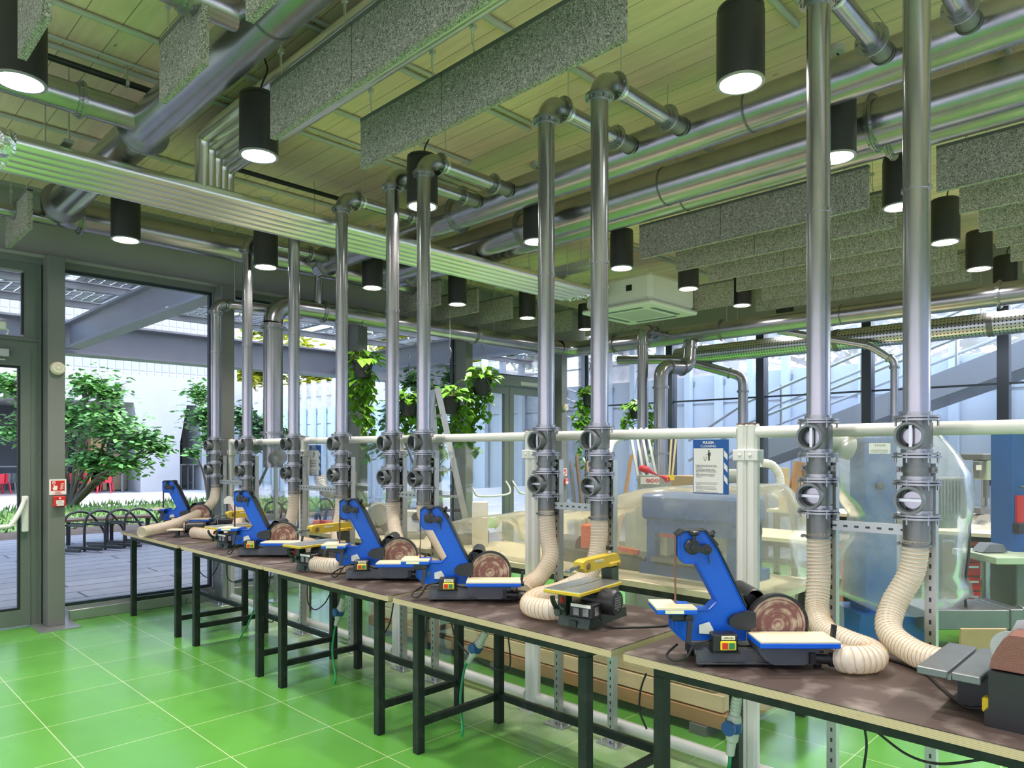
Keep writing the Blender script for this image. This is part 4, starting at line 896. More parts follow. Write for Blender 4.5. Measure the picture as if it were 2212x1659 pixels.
for k, ((x, y), l) in enumerate(FS):
    if k == 0: fs.location = (x, y, .85); fs.rotation_euler = (0, 0, R(97)); fs['label'] = l
    else: dup(fs, None, l, (x, y, .85), R(97), tree)
# ================================================================ things on the far bench
p = atZ(395, 1160, .85)
t = thing('small_disc_sander', 'small black motor disc sander with pale disc on the far bench', 'sander', (p.x, p.y, .85), YAW)
MB().box((-.08, -.03, 0), (.16, .10, .014), .003).build('base', 'black_plastic', t)
MB().lathe([(.05, 0), (.055, .02), (.055, .16), (.045, .18), (0, .18)], (0, .05, .085), (1, .35, 0), 24).build('motor', 'black_plastic', t)
MB().lathe([(.062, 0), (.062, .012)], (0, 0, 0), (-1, -.35, 0), 32).build('sanding_disc', 'sand_disc', t, (.0, .05, .085))
MB().box((-.13, -.05, .065), (.02, .05, .075)).build('work_table', 'cream_board', t)
b = MB(); b.bar((-.05, 0, .01), (-.05, 0, .066), .03, .03); b.box((.02, .03, .01), (.1, .08, .05)); b.build('stand', 'black_plastic', t)
p = atZ(440, 1155, .85)
t = thing('arm_belt_sander', 'pale grey tilted arm band sander behind the small disc sander', 'sander', (p.x-.1, p.y+.28, .85), YAW)
b = MB(); b.box((-.13, -.06, 0), (.17, .06, .03), .004); b.box((-.10, -.05, .08), (.1, .05, .13), .01); b.box((-.03, -.02, .03), (.02, .02, .09)); b.build('base', 'black_plastic', t)
b = MB(); b.prism([(-.03, .33), (.01, .36), (.05, .34), (.16, .12), (.16, .03), (.10, .03), (.10, .11), (.02, .28), (-.03, .28)], -.025, .025, 'xz'); b.build('arm', 'cream_white', t)
b = MB(); b.bar((.03, -.027, .28), (.09, -.027, .15), .004, .016, (0, 1, 0)); b.build('red_stripe', 'red', t)
b = MB(); b.cyl((-.015, 0, .12), (-.015, 0, .28), .012, 12); b.build('pillar', 'cast', t)
b = MB(); b.tube(spline([(.06, -.05, .15), (.12, -.06, .17), (.18, -.05, .14), (.26, -.04, .06), (.3, 0, .012)], 6), .005, 8); b.build('power_cord', 'rubber', t)
# ================================================================ big belt sander at the right edge
t = thing('belt_sander', 'heavy black bench belt sander cut by the right frame edge', 'sander', (-.47, 2.47, .85))
b = MB(); b.prism([(-.01, 0), (.42, 0), (.42, .05), (.41, .05), (.41, .165), (0, .165), (0, .05), (-.01, .045)], 0, .15, 'xz'); b.build('housing', 'black_plastic', t)
b = MB(); pr = [(0, .17), (.005, .20), (.02, .235), (.035, .262), (.05, .275), (.42, .285), (.42, .17)]; b.prism(pr, .012, .118, 'xz'); b.build('sanding_belt', 'sand_belt', t)
b = MB(); b.prism([(.03, .25), (.05, .30), (.07, .305), (.42, .315), (.42, .17), (.03, .17)], .12, .128, 'xz'); b.lathe([(.05, 0), (.05, .02)], (.03, .128, .21), (0, 1, 0), 24); b.build('side_plate', 'alu', t)
MB().box((-.022, .03, .03), (-.001, .065, .075), .004).build('switch', 'yellow', t)
b = MB(); b.box((-.19, .0, .115), (-.105, .38, .14), .003); b.box((-.095, .0, .115), (-.02, .38, .14), .003); b.box((-.105, .0, .115), (-.095, .38, .128)); tb = b.build('table', 'cast', t)
MB().box((-.10, .1, .02), (0, .2, .115)).build('table_bracket', 'black_plastic', tb)
MB().tube(spline([(-.02, .08, .03), (-.08, .11, .01), (-.18, .26, .006), (-.28, .42, .006), (-.40, .50, .006), (-.52, .52, .006)], 8), .006, 8).build('power_cord', 'rubber', t)
# ================================================================ sockets and cables below the benches
def connector(label, p, q, floor, sc=1.):
    """inline plug and coupler from p (top) to q with green cable to the floor"""
    p, q, fl = Vector(p), Vector(q), Vector(floor); d = (q-p); n = d.normalized(); l = d.length
    t = thing('power_connector', label, 'power connector', p, group='grey and blue power connectors under the benches'); o = V((0, 0, 0))
    b = MB(); b.lathe([(.018, 0), (.02, .01), (.02, l*.30), (.026, l*.32), (.030, l*.42), (.030, l*.5)], o, n, 18); b.build('coupler', 'socket_grey', t)
    for k in range(4): MB().ring(n*(l*(.06+.06*k)), n, .018, .0225, .005, 16).build('grip_rib', 'socket_grey', t)
    b = MB(); b.lathe([(.033, l*.42), (.035, l*.45), (.035, l*.58), (.028, l*.6)], o, n, 18); u = n.cross(V((0, 0, 1))).normalized(); b.lathe([(.03, 0), (.03, .012)], n*(l*.50)-V((.0, .036, 0)), (0, -1, 0), 18); b.build('locking_ring', 'socket_blue', t)
    b = MB(); b.lathe([(.027, l*.6), (.025, l*.75), (.019, l*.78), (.017, l)], o, n, 18); b.build('plug', 'socket_grey', t)
    MB().tube(spline([q-p, (q-p)+n*.06, (q-p)*.5+(fl-p)*.5+V((-.04, 0, 0)), fl-p+V((0, .01, .05)), fl-p], 8), .0075, 8).build('cable', 'cable_green', t)
    MB().tube(spline([o, V((-.01, .02, .06)), V((.0, .05, .14)), V((.02, .1, .24))], 5), .0075, 8).build('upper_cable', 'cable_green', t)
connector('grey and blue power connector with green cable under the fourth workbench', atY(1050, 1365, 2.85), atY(1012, 1430, 2.85), atZ(996, 1592, 0))
connector('grey and blue power connector hanging under the nearest workbench', atY(1592, 1505, 2.72), atY(1577, 1630, 2.72), atZ(1570, 1760, 0))
connector('grey and blue power connector with green cable under the third workbench', atY(742, 1292, 2.85), atY(726, 1350, 2.85), atZ(722, 1478, 0))
def cable(label, pts, m='rubber', r=.005, nm='power_cable', grp='loose cables under the benches'):
    o = V(pts[0]); tag(MB().tube([q-o for q in spline(pts, 8)], r, 8).build(nm, m, None, o), label, 'cable', grp)
def P3(l, Y): return [atY(x, y, Y) for x, y in l]
cable('green cable slanting to the floor under the second workbench', P3([(405, 1290), (395, 1320), (386, 1345)], 3.0)[:2]+[atZ(386, 1318, 0)], 'cable_green', .007)
cable('green cable slanting to the floor between the second and third workbenches', P3([(548, 1318), (535, 1350)], 2.7)+[atZ(515, 1385, 0)], 'cable_green', .007)
cable('black cable sagging under the second workbench near the window', P3([(426, 1212), (432, 1235), (447, 1247), (462, 1238), (473, 1215)], 2.98))
cable('black cable sagging to the leg of the second workbench', P3([(489, 1215), (491, 1245), (502, 1257), (520, 1252)], 2.98))
cable('black cable hanging beside the third workbench left leg', P3([(585, 1236), (578, 1290), (575, 1330), (584, 1344), (596, 1337)], 3.0))
cable('black cable loop under the third workbench', P3([(664, 1262), (665, 1300), (680, 1317), (700, 1305), (712, 1285)], 3.0))
cable('black cable between the third and fourth workbenches', P3([(850, 1302), (842, 1345), (826, 1376)], 2.95))
cable('black cable hanging straight under the fourth workbench', P3([(922, 1330), (920, 1360), (916, 1378)], 3.0))
cable('long black cable sagging under the fourth workbench to the floor', P3([(975, 1345), (985, 1380), (1010, 1410), (1050, 1437), (1099, 1444), (1098, 1375)], 2.98))
cable('black cable curling left of the nearest workbench leg', P3([(1396, 1455), (1384, 1490), (1382, 1535), (1397, 1575)], 2.95))
cable('black cable swinging under the nearest workbench at the right', P3([(1895, 1582), (1960, 1630), (2030, 1650), (2125, 1640)], 2.9))
cable('black cable hanging under the nearest workbench, left of the swinging one', P3([(1868, 1575), (1872, 1610), (1866, 1659)], 2.9))
cable('black cord from the yellow fret saw across the bench to the right edge', [V((-2.0, 2.60, .90)), V((-1.96, 2.61, .862)), V((-1.88, 2.70, .856)), V((-1.80, 2.82, .856)), V((-1.80, 2.98, .856))])
# ================================================================ outside
def mat_paving():
    m, t, o = nt('paving'); b = N(t, 'ShaderNodeBsdfPrincipled'); b.inputs['Roughness'].default_value = .6
    tc = N(t, 'ShaderNodeTexCoord'); br = N(t, 'ShaderNodeTexBrick'); br.offset = .5; br.inputs['Scale'].default_value = 1; br.inputs['Brick Width'].default_value = 2.4; br.inputs['Row Height'].default_value = .42; br.inputs['Mortar Size'].default_value = .016; br.inputs['Mortar Smooth'].default_value = .1
    br.inputs['Color1'].default_value = (.21, .21, .225, 1); br.inputs['Color2'].default_value = (.25, .25, .265, 1); br.inputs['Mortar'].default_value = (.035, .035, .04, 1)
    mp = N(t, 'ShaderNodeMapping'); mp.inputs['Rotation'].default_value = (0, 0, PI/2); L(t, tc, 'Object', mp, 'Vector'); L(t, mp, 'Vector', br, 'Vector')
    nz = N(t, 'ShaderNodeTexNoise'); nz.inputs['Scale'].default_value = 6; nz.inputs['Detail'].default_value = 8; L(t, tc, 'Object', nz, 'Vector')
    hv = N(t, 'ShaderNodeHueSaturation'); mr = N(t, 'ShaderNodeMapRange'); mr.inputs['To Min'].default_value = .75; mr.inputs['To Max'].default_value = 1.2; L(t, nz, 'Fac', mr, 'Value'); L(t, mr, 'Result', hv, 'Value'); L(t, br, 'Color', hv, 'Color'); L(t, hv, 'Color', b, 'Base Color')
    L(t, b, 'BSDF', o, 'Surface'); MATS['paving'] = m
mat_paving()
mat('plaza', (.42, .42, .42), .8, 0, .08, .6)
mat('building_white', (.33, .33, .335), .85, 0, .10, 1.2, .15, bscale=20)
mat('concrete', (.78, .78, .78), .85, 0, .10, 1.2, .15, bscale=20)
mat('concrete_grey', (.40, .40, .42), .85, 0, .10, 1.0, .15, bscale=20)
mat('grass', (.12, .22, .05), .9, 0, .45, 9, .8, bscale=60)
mat('soil', (.09, .065, .045), .9, 0, .3, 6, .5)
mat('recess_shade', (.05, .052, .06), .5, 0, .2, 1)  # shade inside the building recess, painted as a dark colour
mat('pergola_grey', (.34, .34, .37), .5, .1, .06, 2)
mat('fin_white', (.82, .84, .86), .4, 0, .03, 2)
mat('rack_black', (.03, .03, .033), .35, .2, .1, 10)
mat('chair_red', (.62, .03, .05), .4, 0, .08, 8)
mat('leaf_green', (.12, .29, .06), .55, 0, .45, .8)
mat('leaf_sunlit', (.42, .44, .04), .6, 0, .35, .5)  # sunlight on the far trees is put into this leaf colour
mat('leaf_dark', (.08, .19, .05), .6, 0, .45, .8)
mat('pothos', (.13, .33, .025), .35, 0, .55, 5)
mat('pothos_vine', (.35, .45, .10), .5, 0, .2, 10)
def mat_ribs():
    m, t, o = nt('facade_tiles'); b = N(t, 'ShaderNodeBsdfPrincipled'); b.inputs['Roughness'].default_value = .8; b.inputs['Base Color'].default_value = (.30, .305, .32, 1)
    tc = N(t, 'ShaderNodeTexCoord'); mp = N(t, 'ShaderNodeMapping'); mp.inputs['Rotation'].default_value = (0, PI/2, 0); L(t, tc, 'Object', mp, 'Vector')
    br = N(t, 'ShaderNodeTexBrick'); br.offset = 0; br.inputs['Scale'].default_value = 1; br.inputs['Brick Width'].default_value = .3; br.inputs['Row Height'].default_value = .5; br.inputs['Mortar Size'].default_value = .05; br.inputs['Mortar Smooth'].default_value = 1
    L(t, tc, 'Generated', br, 'Vector'); mp2 = N(t, 'ShaderNodeSeparateXYZ'); L(t, tc, 'Object', mp2, 'Vector'); cb = N(t, 'ShaderNodeCombineXYZ'); L(t, mp2, 'Y', cb, 'X'); L(t, mp2, 'Z', cb, 'Y'); L(t, cb, 'Vector', br, 'Vector')
    bp = N(t, 'ShaderNodeBump'); bp.inputs['Strength'].default_value = .7; bp.inputs['Distance'].default_value = .02; bp.invert = True; L(t, br, 'Fac', bp, 'Height'); L(t, bp, 'Normal', b, 'Normal'); L(t, b, 'BSDF', o, 'Surface'); MATS['facade_tiles'] = m
mat_ribs()
def mat_pv():
    m, t, o = nt('pv_cells'); b = N(t, 'ShaderNodeBsdfPrincipled'); b.inputs['Roughness'].default_value = .25
    tc = N(t, 'ShaderNodeTexCoord'); br = N(t, 'ShaderNodeTexBrick'); br.offset = 0; br.inputs['Scale'].default_value = 1; br.inputs['Brick Width'].default_value = .34; br.inputs['Row Height'].default_value = .19; br.inputs['Mortar Size'].default_value = .018; br.inputs['Mortar Smooth'].default_value = 0
    L(t, tc, 'Object', br, 'Vector'); b.inputs['Base Color'].default_value = (.16, .17, .22, 1)
    tr = N(t, 'ShaderNodeBsdfTransparent'); mx = N(t, 'ShaderNodeMixShader'); L(t, br, 'Fac', mx, 0); t.links.new(b.outputs[0], mx.inputs[1]); t.links.new(tr.outputs[0], mx.inputs[2]); t.links.new(mx.outputs[0], o.inputs['Surface']); MATS['pv_cells'] = m
mat_pv()
# ground
struct(MB().box((-16.2, -14, -.12), (XW-.12, 30, -.02)).build('paving_outside', 'paving'))
struct(MB().box((-60, -30, -.14), (-16.2, 45, -.06)).build('plaza_ground', 'plaza'))
struct(MB().box((XW-.12, YF+.1, -.12), (14, 15, -.02)).build('paving_side', 'paving'))
struct(MB().box((XW-.12, -14, -.12), (14, YB, -.02)).build('paving_back', 'plaza'))  # unseen pale ground, here and at right, added to bounce daylight inside
struct(MB().box((XR, YB, -.12), (14, YF+.1, -.02)).build('paving_right', 'plaza'))
struct(MB().box((XW-6, -9.4, -.12), (14, -9, 6)).build('sky_block_wall_back', 'concrete_grey')); struct(MB().box((12, -9, -.12), (12.4, 15, 6)).build('sky_block_wall_right', 'concrete_grey'))  # unseen walls added to dim the sky mirrored in the pipes
# lawn mound
random.seed(3)
def mound(name, x0, x1, y0, y1, h, m, nx=16, ny=40):
    vs = []; fs = []
    for i in range(nx+1):
        for j in range(ny+1):
            u, v = i/nx, j/ny; x, y = x0+(x1-x0)*u, y0+(y1-y0)*v
            vs.append((x, y, -.06+h*min(1, 4*min(u, 1-u))+.05*noise.noise((x, y, 0))))
    for i in range(nx):
        for j in range(ny): k = i*(ny+1)+j; fs.append((k, k+ny+1, k+ny+2, k+1))
    return MB().add(vs, fs, True).build(name, m)
struct(mound('lawn', -24.5, -17.2, -12, 12.5, .12, 'grass'))
struct(mound('soil_bed', -17.6, -16.3, -12, 11, .10, 'soil', 6, 40))
b = MB(); rnd = random.Random(4)
for k in range(3800):
    x, y = rnd.uniform(-24.3, -16.9), rnd.uniform(-2, 12.3); h = rnd.uniform(.06, .2); a = rnd.uniform(0, PI); dx, dy = .03*math.cos(a), .03*math.sin(a)
    b.add([(x-dx, y-dy, .03), (x+dx, y+dy, .03), (x+rnd.uniform(-.06, .06), y+rnd.uniform(-.06, .06), .04+h)], [(0, 1, 2)])
tag(b.build('grass_blades', 'grass'), 'uneven grass growing on the strip between paving and plaza', 'grass', kind='stuff')
# building across the plaza
XBd = -32
def zX(px, py): return atX(px, py, XBd).z
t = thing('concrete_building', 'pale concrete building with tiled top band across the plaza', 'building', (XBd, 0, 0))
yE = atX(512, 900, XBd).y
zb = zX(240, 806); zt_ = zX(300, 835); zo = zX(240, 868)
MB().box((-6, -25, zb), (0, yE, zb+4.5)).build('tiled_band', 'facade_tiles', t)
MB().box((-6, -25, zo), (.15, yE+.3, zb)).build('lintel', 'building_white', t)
def pillar(px0, px1, pt0, pt1):
    y0, y1 = atX(px0, 1040, XBd).y, atX(px1, 1040, XBd).y; w0, w1 = atX(pt0, 860, XBd).y, atX(pt1, 860, XBd).y
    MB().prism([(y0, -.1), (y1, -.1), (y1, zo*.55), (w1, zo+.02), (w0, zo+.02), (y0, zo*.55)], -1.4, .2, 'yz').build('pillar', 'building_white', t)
pillar(300, 385, 285, 400); pillar(432, 512, 420, 515); pillar(-130, -60, -150, -40)
MB().box((-6.2, -25, -.1), (-6, yE, zo)).build('back_wall', 'recess_shade', t)
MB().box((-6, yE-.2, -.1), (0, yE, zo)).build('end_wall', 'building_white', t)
b = MB()
for y in (-11, -9.2, -7.4, -3, -1.2): b.box((-3.1, y, -.06), (-3.0, y+.08, zo))
for z in (1.0, 2.4): b.box((-3.1, -13, z), (-3.0, 9, z+.06))
b.build('shop_glazing_frame', 'steel_dark', t)
for k, (px, c) in enumerate(((215, 'wood_mid'), (262, 'card'), (206, 'yellow'))): p = atX(px, 1000, XBd-1.5); MB().box((-2.0, p.y-.3, .0), (-1.6, p.y+.3, [2.2, 1.7, 1.35][k])).build('display_stand', c, t)
# red chairs in the recess
def chair(mn):
    t = thing('plastic_chair', 'x', 'chair', (0, 0, 0), group='plastic chairs on the plaza')
    b = MB()
    for k in range(9):
        a0, a1 = PI*(.05+.9*k/9), PI*(.05+.9*(k+1)/9)
        p = [(.24*math.cos(a), .2*math.sin(a)) for a in (a0, a1)]; b.add([(p[0][0], p[0][1], .45), (p[1][0], p[1][1], .45), (p[1][0]*1.1, p[1][1]*1.25, .82), (p[0][0]*1.1, p[0][1]*1.25, .82)], [(0, 1, 2, 3), (3, 2, 1, 0)])
    b.build('backrest', mn, t); MB().box((-.23, -.22, .43), (.23, .2, .46), .01).build('seat', mn, t)
    for x in (-.2, .2):
        for y in (-.2, .18): MB().bar((x, y, .44), (x*1.25, y*1.2, 0), .045, .045).build('leg', mn, t)
    return t
c0 = chair('chair_red'); tree = gather(c0)
CH = [(165, 1066, 'leftmost of the three behind the tree trunk'), (192, 1064, 'middle one behind the tree branches'), (228, 1065, 'rightmost one beside the dark railing'), (2, 1068, 'seen through the door glass at the left edge')]
for k, (px, py, l) in enumerate(CH):
    p = atZ(px, py, -.06); lab = 'red plastic chair on the plaza, '+l
    if k == 0: c0.location = p; c0.rotation_euler = (0, 0, 2.2); c0['label'] = lab
    else: dup(c0, None, lab, p, 2.2+k, tree)
g = chair('steel_dark'); p = atZ(22, 1066, -.06); g.location = p; g.rotation_euler = (0, 0, 1.2); g['label'] = 'dark grey chair on the plaza seen through the door glass'
def frame_table(px, py, lab):
    p = atZ(px, py, -.06); t = thing('metal_high_table', lab, 'table', p, .3, 'metal high tables by the building')
    for x in (-.17, .17):
        for y in (-.3, .3): MB().bar((x, y, 0), (x, y, 1.1), .04, .04).build('leg', 'steel_dark', t)
    MB().box((-.2, -.34, 1.1), (.2, .34, 1.15)).build('top', 'steel_dark', t); MB().box((-.17, -.3, .3), (.17, -.27, .33)).build('foot_bar', 'steel_dark', t)
frame_table(398, 1058, 'slim metal high table by the building doorway, left one'); frame_table(424, 1058, 'slim metal high table by the building doorway, right one')
t = thing('vertical_railing', 'dark railing of upright bars in front of the building recess', 'railing', atZ(270, 1060, -.06), 1.2)
b = MB(); [b.bar((0, -1.4+.2*k, 0), (0, -1.4+.2*k, 1.9), .05, .05) for k in range(15)]; b.build('bars', 'steel_dark', t); MB().box((-.04, -1.5, 1.9), (.04, 1.5, 1.96)).build('top_rail', 'steel_dark', t)
# pergola
struct(MB().box((-15.95, -14, 3.52), (-15.45, 26, 3.56)).box((-15.95, -14, 4.12), (-15.45, 26, 4.16)).box((-15.73, -14, 3.56), (-15.67, 26, 4.12)).build('pergola_beam', 'pergola_grey'), 'long grey steel beam carrying the outer side of the pergola')
for k, y in enumerate((-2.6, 3.75, 10.1, 16.4)):
    struct(MB().box((-15.5, y-.13, 3.6), (XW-.3, y+.13, 3.64)).box((-15.5, y-.13, 4.06), (XW-.3, y+.13, 4.1)).box((-15.5, y-.03, 3.64), (XW-.3, y+.03, 4.06)).build('pergola_crossbeam', 'pergola_grey'), 'grey steel crossbeam of the pergola, %s from the door' % ORD[k])
for k, x in enumerate((-9.3, -10.9, -12.5, -14.1)):
    struct(MB().box((x-.04, -10, 4.16), (x+.04, 24, 4.26)).box((x-.08, -10, 4.26), (x+.08, 24, 4.28)).build('pergola_purlin', 'pergola_grey'), 'thin grey pergola purlin under the solar panels, %s from the windows' % ORD[k])
for k in range(2): struct(MB().lathe([(.16, 0), (.16, 3.5)], (-15.7, (11.3, -6)[k], 0), seg=20).build('pergola_column', 'pergola_grey'), ['round grey column of the pergola behind the hanging plants', 'round grey column of the pergola beyond the left door'][k])
def pv():
    t = thing('solar_panel', 'x', 'solar panel', (0, 0, 0), group='glass solar panels on the pergola')
    MB().box((.04, .04, 0), (1.5, .93, .012)).build('cells', 'pv_cells', t)
    b = MB(); b.box((0, 0, -.02), (1.54, .04, .03)); b.box((0, .93, -.02), (1.54, .97, .03)); b.box((0, .04, -.02), (.04, .93, .03)); b.box((1.5, .04, -.02), (1.54, .93, .03)); b.build('frame', 'alu', t)
    return t
pv0 = pv(); tree = gather(pv0); first = True
for i, x in enumerate((-15.3, -13.7, -12.1, -10.5)):
    for j in range(18):
        y = -3+j*1.03
        lab = 'glass solar panel on the pergola roof, %s row from the windows' % ['fourth', 'third', 'second', 'first'][i]
        if first: o = pv0; o.location = (x, y, 4.36); o['label'] = lab; first = False
        else: o = dup(pv0, None, lab, (x, y, 4.36), 0, tree)
        o.rotation_euler = (R(7), 0, 0); o['group'] = 'solar panels, '+['fourth', 'third', 'second', 'first'][i]+' row from the windows'
# bike racks
def rack():
    t = thing('bike_rack', 'x', 'bike rack', (0, 0, 0), group='black tubular bike racks outside')
    MB().tube(spline([(0, -.3, 0), (0, -.3, .4), (0, -.22, .6), (0, 0, .66), (0, .25, .58), (0, .5, .3), (0, .6, 0)], 6), .021, 8).build('hoop', 'rack_black', t)
    b = MB(); b.bar((-.35, -.3, .05), (.35, -.3, .05), .05, .05); b.bar((-.35, .5, .05), (.35, .5, .05), .05, .05); b.bar((-.35, -.25, .45), (.35, -.25, .45), .03, .03); b.build('ground_rail', 'rack_black', t); return t
r0 = rack(); tree = gather(r0)
RK = [(170, 'beside the fire call point column'), (215, 'second one right of the fire call point column'), (258, 'third one right of the fire call point column'), (298, 'left of the farthest sander'), (590, 'behind the second sander'), (625, 'right of the big dust pipe'), (662, 'behind the third suction pipe'), (700, 'right of the small cleaning sign')]
for k, (px, l) in enumerate(RK):
    p = atX(px, 1120, -13.6); lab = 'black tubular bike rack outside, '+l
    if k == 0: r0.location = (-13.6, p.y, -.02); r0['label'] = lab; r0.rotation_euler = (0, 0, .5)
    else: dup(r0, None, lab, (-13.6, p.y, -.02), .5, tree)
for k in range(2):
    t = thing('slatted_bench', ['brown outdoor bench among the bike racks, nearer the fire call point', 'brown outdoor bench among the bike racks, nearer the farthest sander'][k], 'bench', (atX(190+90*k, 1120, -14.6).x, atX(190+90*k, 1120, -14.6).y, -.02), 1.3)
    for q in range(3): MB().box((-.38, -.22+.16*q, .42), (.38, -.09+.16*q, .46)).build('slat', 'wood_dark', t)
    for x in (-.3, .3): MB().box((x-.03, -.2, 0), (x+.03, .22, .42)).build('leg', 'rack_black', t)
# retaining wall with white fins
YR_ = 15.
struct(MB().box((-42, YR_, -.1), (16, YR_+.4, 2.72)).box((-42, YR_+.06, 2.72), (16, YR_+.4, 2.78)).box((-42, YR_, 2.78), (16, YR_+.4, 3.42)).build('wall_retaining', 'concrete'))
def fin():
    t = thing('steel_fin', 'x', 'fin', (0, 0, 0), group='white upright fins of the retaining wall')
    MB().box((-.075, -.19, -.02), (.075, -.05, 4.5)).build('blade', 'fin_white', t); MB().box((-.1, -.05, 3.2), (.1, -.003, 3.3)).build('bracket', 'alu', t); return t
f0 = fin(); tree = gather(f0); x = -33.; k = 0
while x < 3:
    lab = 'white upright fin of the retaining wall, seen through the %s' % ('windows left of the dust pipe' if x < -22 else 'glass behind the hanging plants' if x < -14 else 'double door area' if x < -9.5 else 'far facade')
    if k == 0: o = f0; o.location = (x, YR_, 0); o['label'] = lab
    else: o = dup(f0, None, lab, (x, YR_, 0), 0, tree)
    o['group'] = 'white fins, '+lab[49:]; x += .78; k += 1
t = thing('glass_parapet', 'mesh and glass parapet standing on top of the retaining wall', 'parapet', (-20, YR_+.1, 3.42))
MB().box((-20, 0, 0), (26, .012, 1.0)).build('mesh_panel', thin('parapet_mesh', (.8, .82, .84), .05, .1, .25, (.8, .82, .85)), t)
b = MB()
for z in (.45, 1.0): b.box((-20, -.02, z), (26, .02, z+.035))
b.build('rail', 'alu', t)
# outdoor stair beside the far facade
t = thing('outdoor_stair', 'grey concrete stair climbing to the right beyond the far facade', 'stair', (0, 0, 0))
a = atY(1640, 996, 13.2); c = atY(2212, 792, 13.2); e = c+(c-a)*.8
MB().prism([(a.x, a.z-.1), (e.x, e.z-.1), (e.x, e.z+.35), (a.x, a.z+.25)], 12.6, 13.9, 'xz').build('flight', 'concrete_grey', t)
MB().prism([(a.x-2.2, a.z-1.45), (a.x, a.z-.1), (a.x, a.z+.25), (a.x-2.2, a.z-1.2)], 12.6, 13.9, 'xz').build('lower_flight', 'concrete_grey', t)
for yy in (12.62, 13.88):
    for h in (.75, 1.15): MB().tube([(a.x-1.2, yy, a.z+h-.75), (a.x, yy, a.z+h-.05), (e.x, yy, e.z+h)], .028, 8).build('handrail', 'alu', t)
b = MB()
for k in range(12): p = a+(e-a)*(k/11); b.bar((p.x, 12.62, p.z+.1), (p.x, 12.62, p.z+1.15), .03, .03)
b.build('baluster', 'alu', t)
b = MB()
for k in range(5): b.box((-10.9-.3*k, 9.4, -.1), (-10.6-.3*k, 13.4, .16*(k+1)))
o = b.build('stone_steps', 'concrete'); tag(o, 'low pale stone steps outside the glazed double door', 'steps')
# ---------------------------------------------------------------- trees
def leaves(b, c, rad, n, size, rnd, droop=.3, heart=False):
    c = V(c)
    for _ in range(n):
        d = V((rnd.gauss(0, 1), rnd.gauss(0, 1), rnd.gauss(0, 1))).normalized()*min(1.45, abs(rnd.gauss(0, .62)))
        p = c+V((d.x*rad[0], d.y*rad[1], d.z*rad[2])); s = size*rnd.uniform(.6, 1.3)
        a = rnd.uniform(0, 2*PI); u = V((math.cos(a), math.sin(a), -droop+rnd.uniform(-.4, .4))).normalized(); w = u.cross(V((rnd.uniform(-.5, .5), rnd.uniform(-.5, .5), 1))).normalized(); n_ = u.cross(w)
        b.add([p, p+u*s*.35+w*s*.28, p+u*s*.7+w*s*.2, p+u*s, p+u*s*.7-w*s*.2, p+u*s*.35-w*s*.28], [(0, 1, 2, 3), (0, 3, 4, 5)])
def tree_obj(name, label, base, blobs, n, size, m, seed=1, trunk=.08, cat='tree', grp=None):
    rnd = random.Random(seed); base = V(base); t = thing(name, label, cat, base, group=grp)
    b = MB(); w = MB()
    tot = sum(r[0]*r[1] for _, r in blobs)
    for c, r in blobs:
        c = V(c)-base; leaves(b, c, r, int(n*r[0]*r[1]/tot), size, rnd)
        mid = c*.45+V((rnd.uniform(-.2, .2), rnd.uniform(-.2, .2), .2))
        w.tube(spline([(0, 0, 0), mid, c], 6), [trunk*(1-.85*i/12) for i in range(13)], 6)
        for _ in range(6):
            d = V((rnd.gauss(0, 1)*r[0], rnd.gauss(0, 1)*r[1], rnd.gauss(0, 1)*r[2]))*.55; w.tube(spline([mid*.3+c*.7, c+d*.4, c+d], 4), [trunk*.25*(1-.8*i/8) for i in range(9)], 4)
    b.build('foliage', m, t); w.build('trunk', 'bark', t); return t
def blob(px, py, d, rp, sq=.8): r = rp*d/F; return (atD(px, py, d), (r, r, r*sq))
tree_obj('garden_tree', 'broad leafy garden tree right of the fire call point column', atZ(152, 1098, -.02), [blob(190, 830, 20.5, 46), blob(235, 850, 21, 42), blob(165, 900, 20.5, 60), blob(240, 920, 20, 60), blob(305, 950, 20, 52), blob(200, 990, 20, 55, .6), blob(345, 965, 20.5, 32), blob(270, 1000, 20, 50, .5), blob(75, 870, 20.5, 45), blob(20, 830, 20, 42), blob(28, 930, 20, 34)], 8600, .2, 'leaf_green', 2, .09)
tree_obj('garden_tree', 'smaller leafy tree seen left of the first suction pipe', atZ(450, 1075, -.02), [blob(430, 850, 23, 30), blob(440, 900, 23, 42), blob(455, 945, 23, 30), blob(420, 975, 22, 18)], 2000, .2, 'leaf_green', 3, .07)
tree_obj('garden_tree', 'leafy tree between the second suction pipe and the big dust pipe', atZ(545, 1075, -.02), [blob(520, 900, 22, 34), blob(560, 920, 22, 40), blob(600, 935, 22, 26), blob(545, 960, 22, 30)], 2300, .22, 'leaf_dark', 4, .07)
tree_obj('sunny_tree', 'bright yellow green tree beyond the concrete building end', atD(560, 1010, 44), [blob(545, 790, 44, 60), blob(600, 850, 44, 50), blob(640, 770, 45, 60), blob(700, 830, 45, 55), blob(760, 800, 46, 50), blob(590, 700, 46, 60), blob(690, 890, 44, 40)], 5200, .75, 'leaf_sunlit', 5, .2)
tree_obj('sunny_tree', 'yellow green tree rising behind the retaining wall near the stepladder', atD(900, 900, 33), [blob(850, 740, 33, 50), blob(920, 750, 33, 55), blob(990, 760, 33, 50), blob(1040, 790, 32, 40), blob(880, 830, 30, 40)], 3600, .5, 'leaf_sunlit', 6, .15)
tree_obj('garden_tree', 'slender leafy tree outside behind the second hanging plant', V((*atD(930, HOR, 17).xy, -.02)), [blob(900, 820, 17, 40), blob(950, 850, 17, 45), blob(985, 810, 17, 40), blob(850, 900, 18, 40), blob(830, 960, 18, 30), blob(980, 930, 17, 30)], 1500, .22, 'leaf_green', 7, .05)
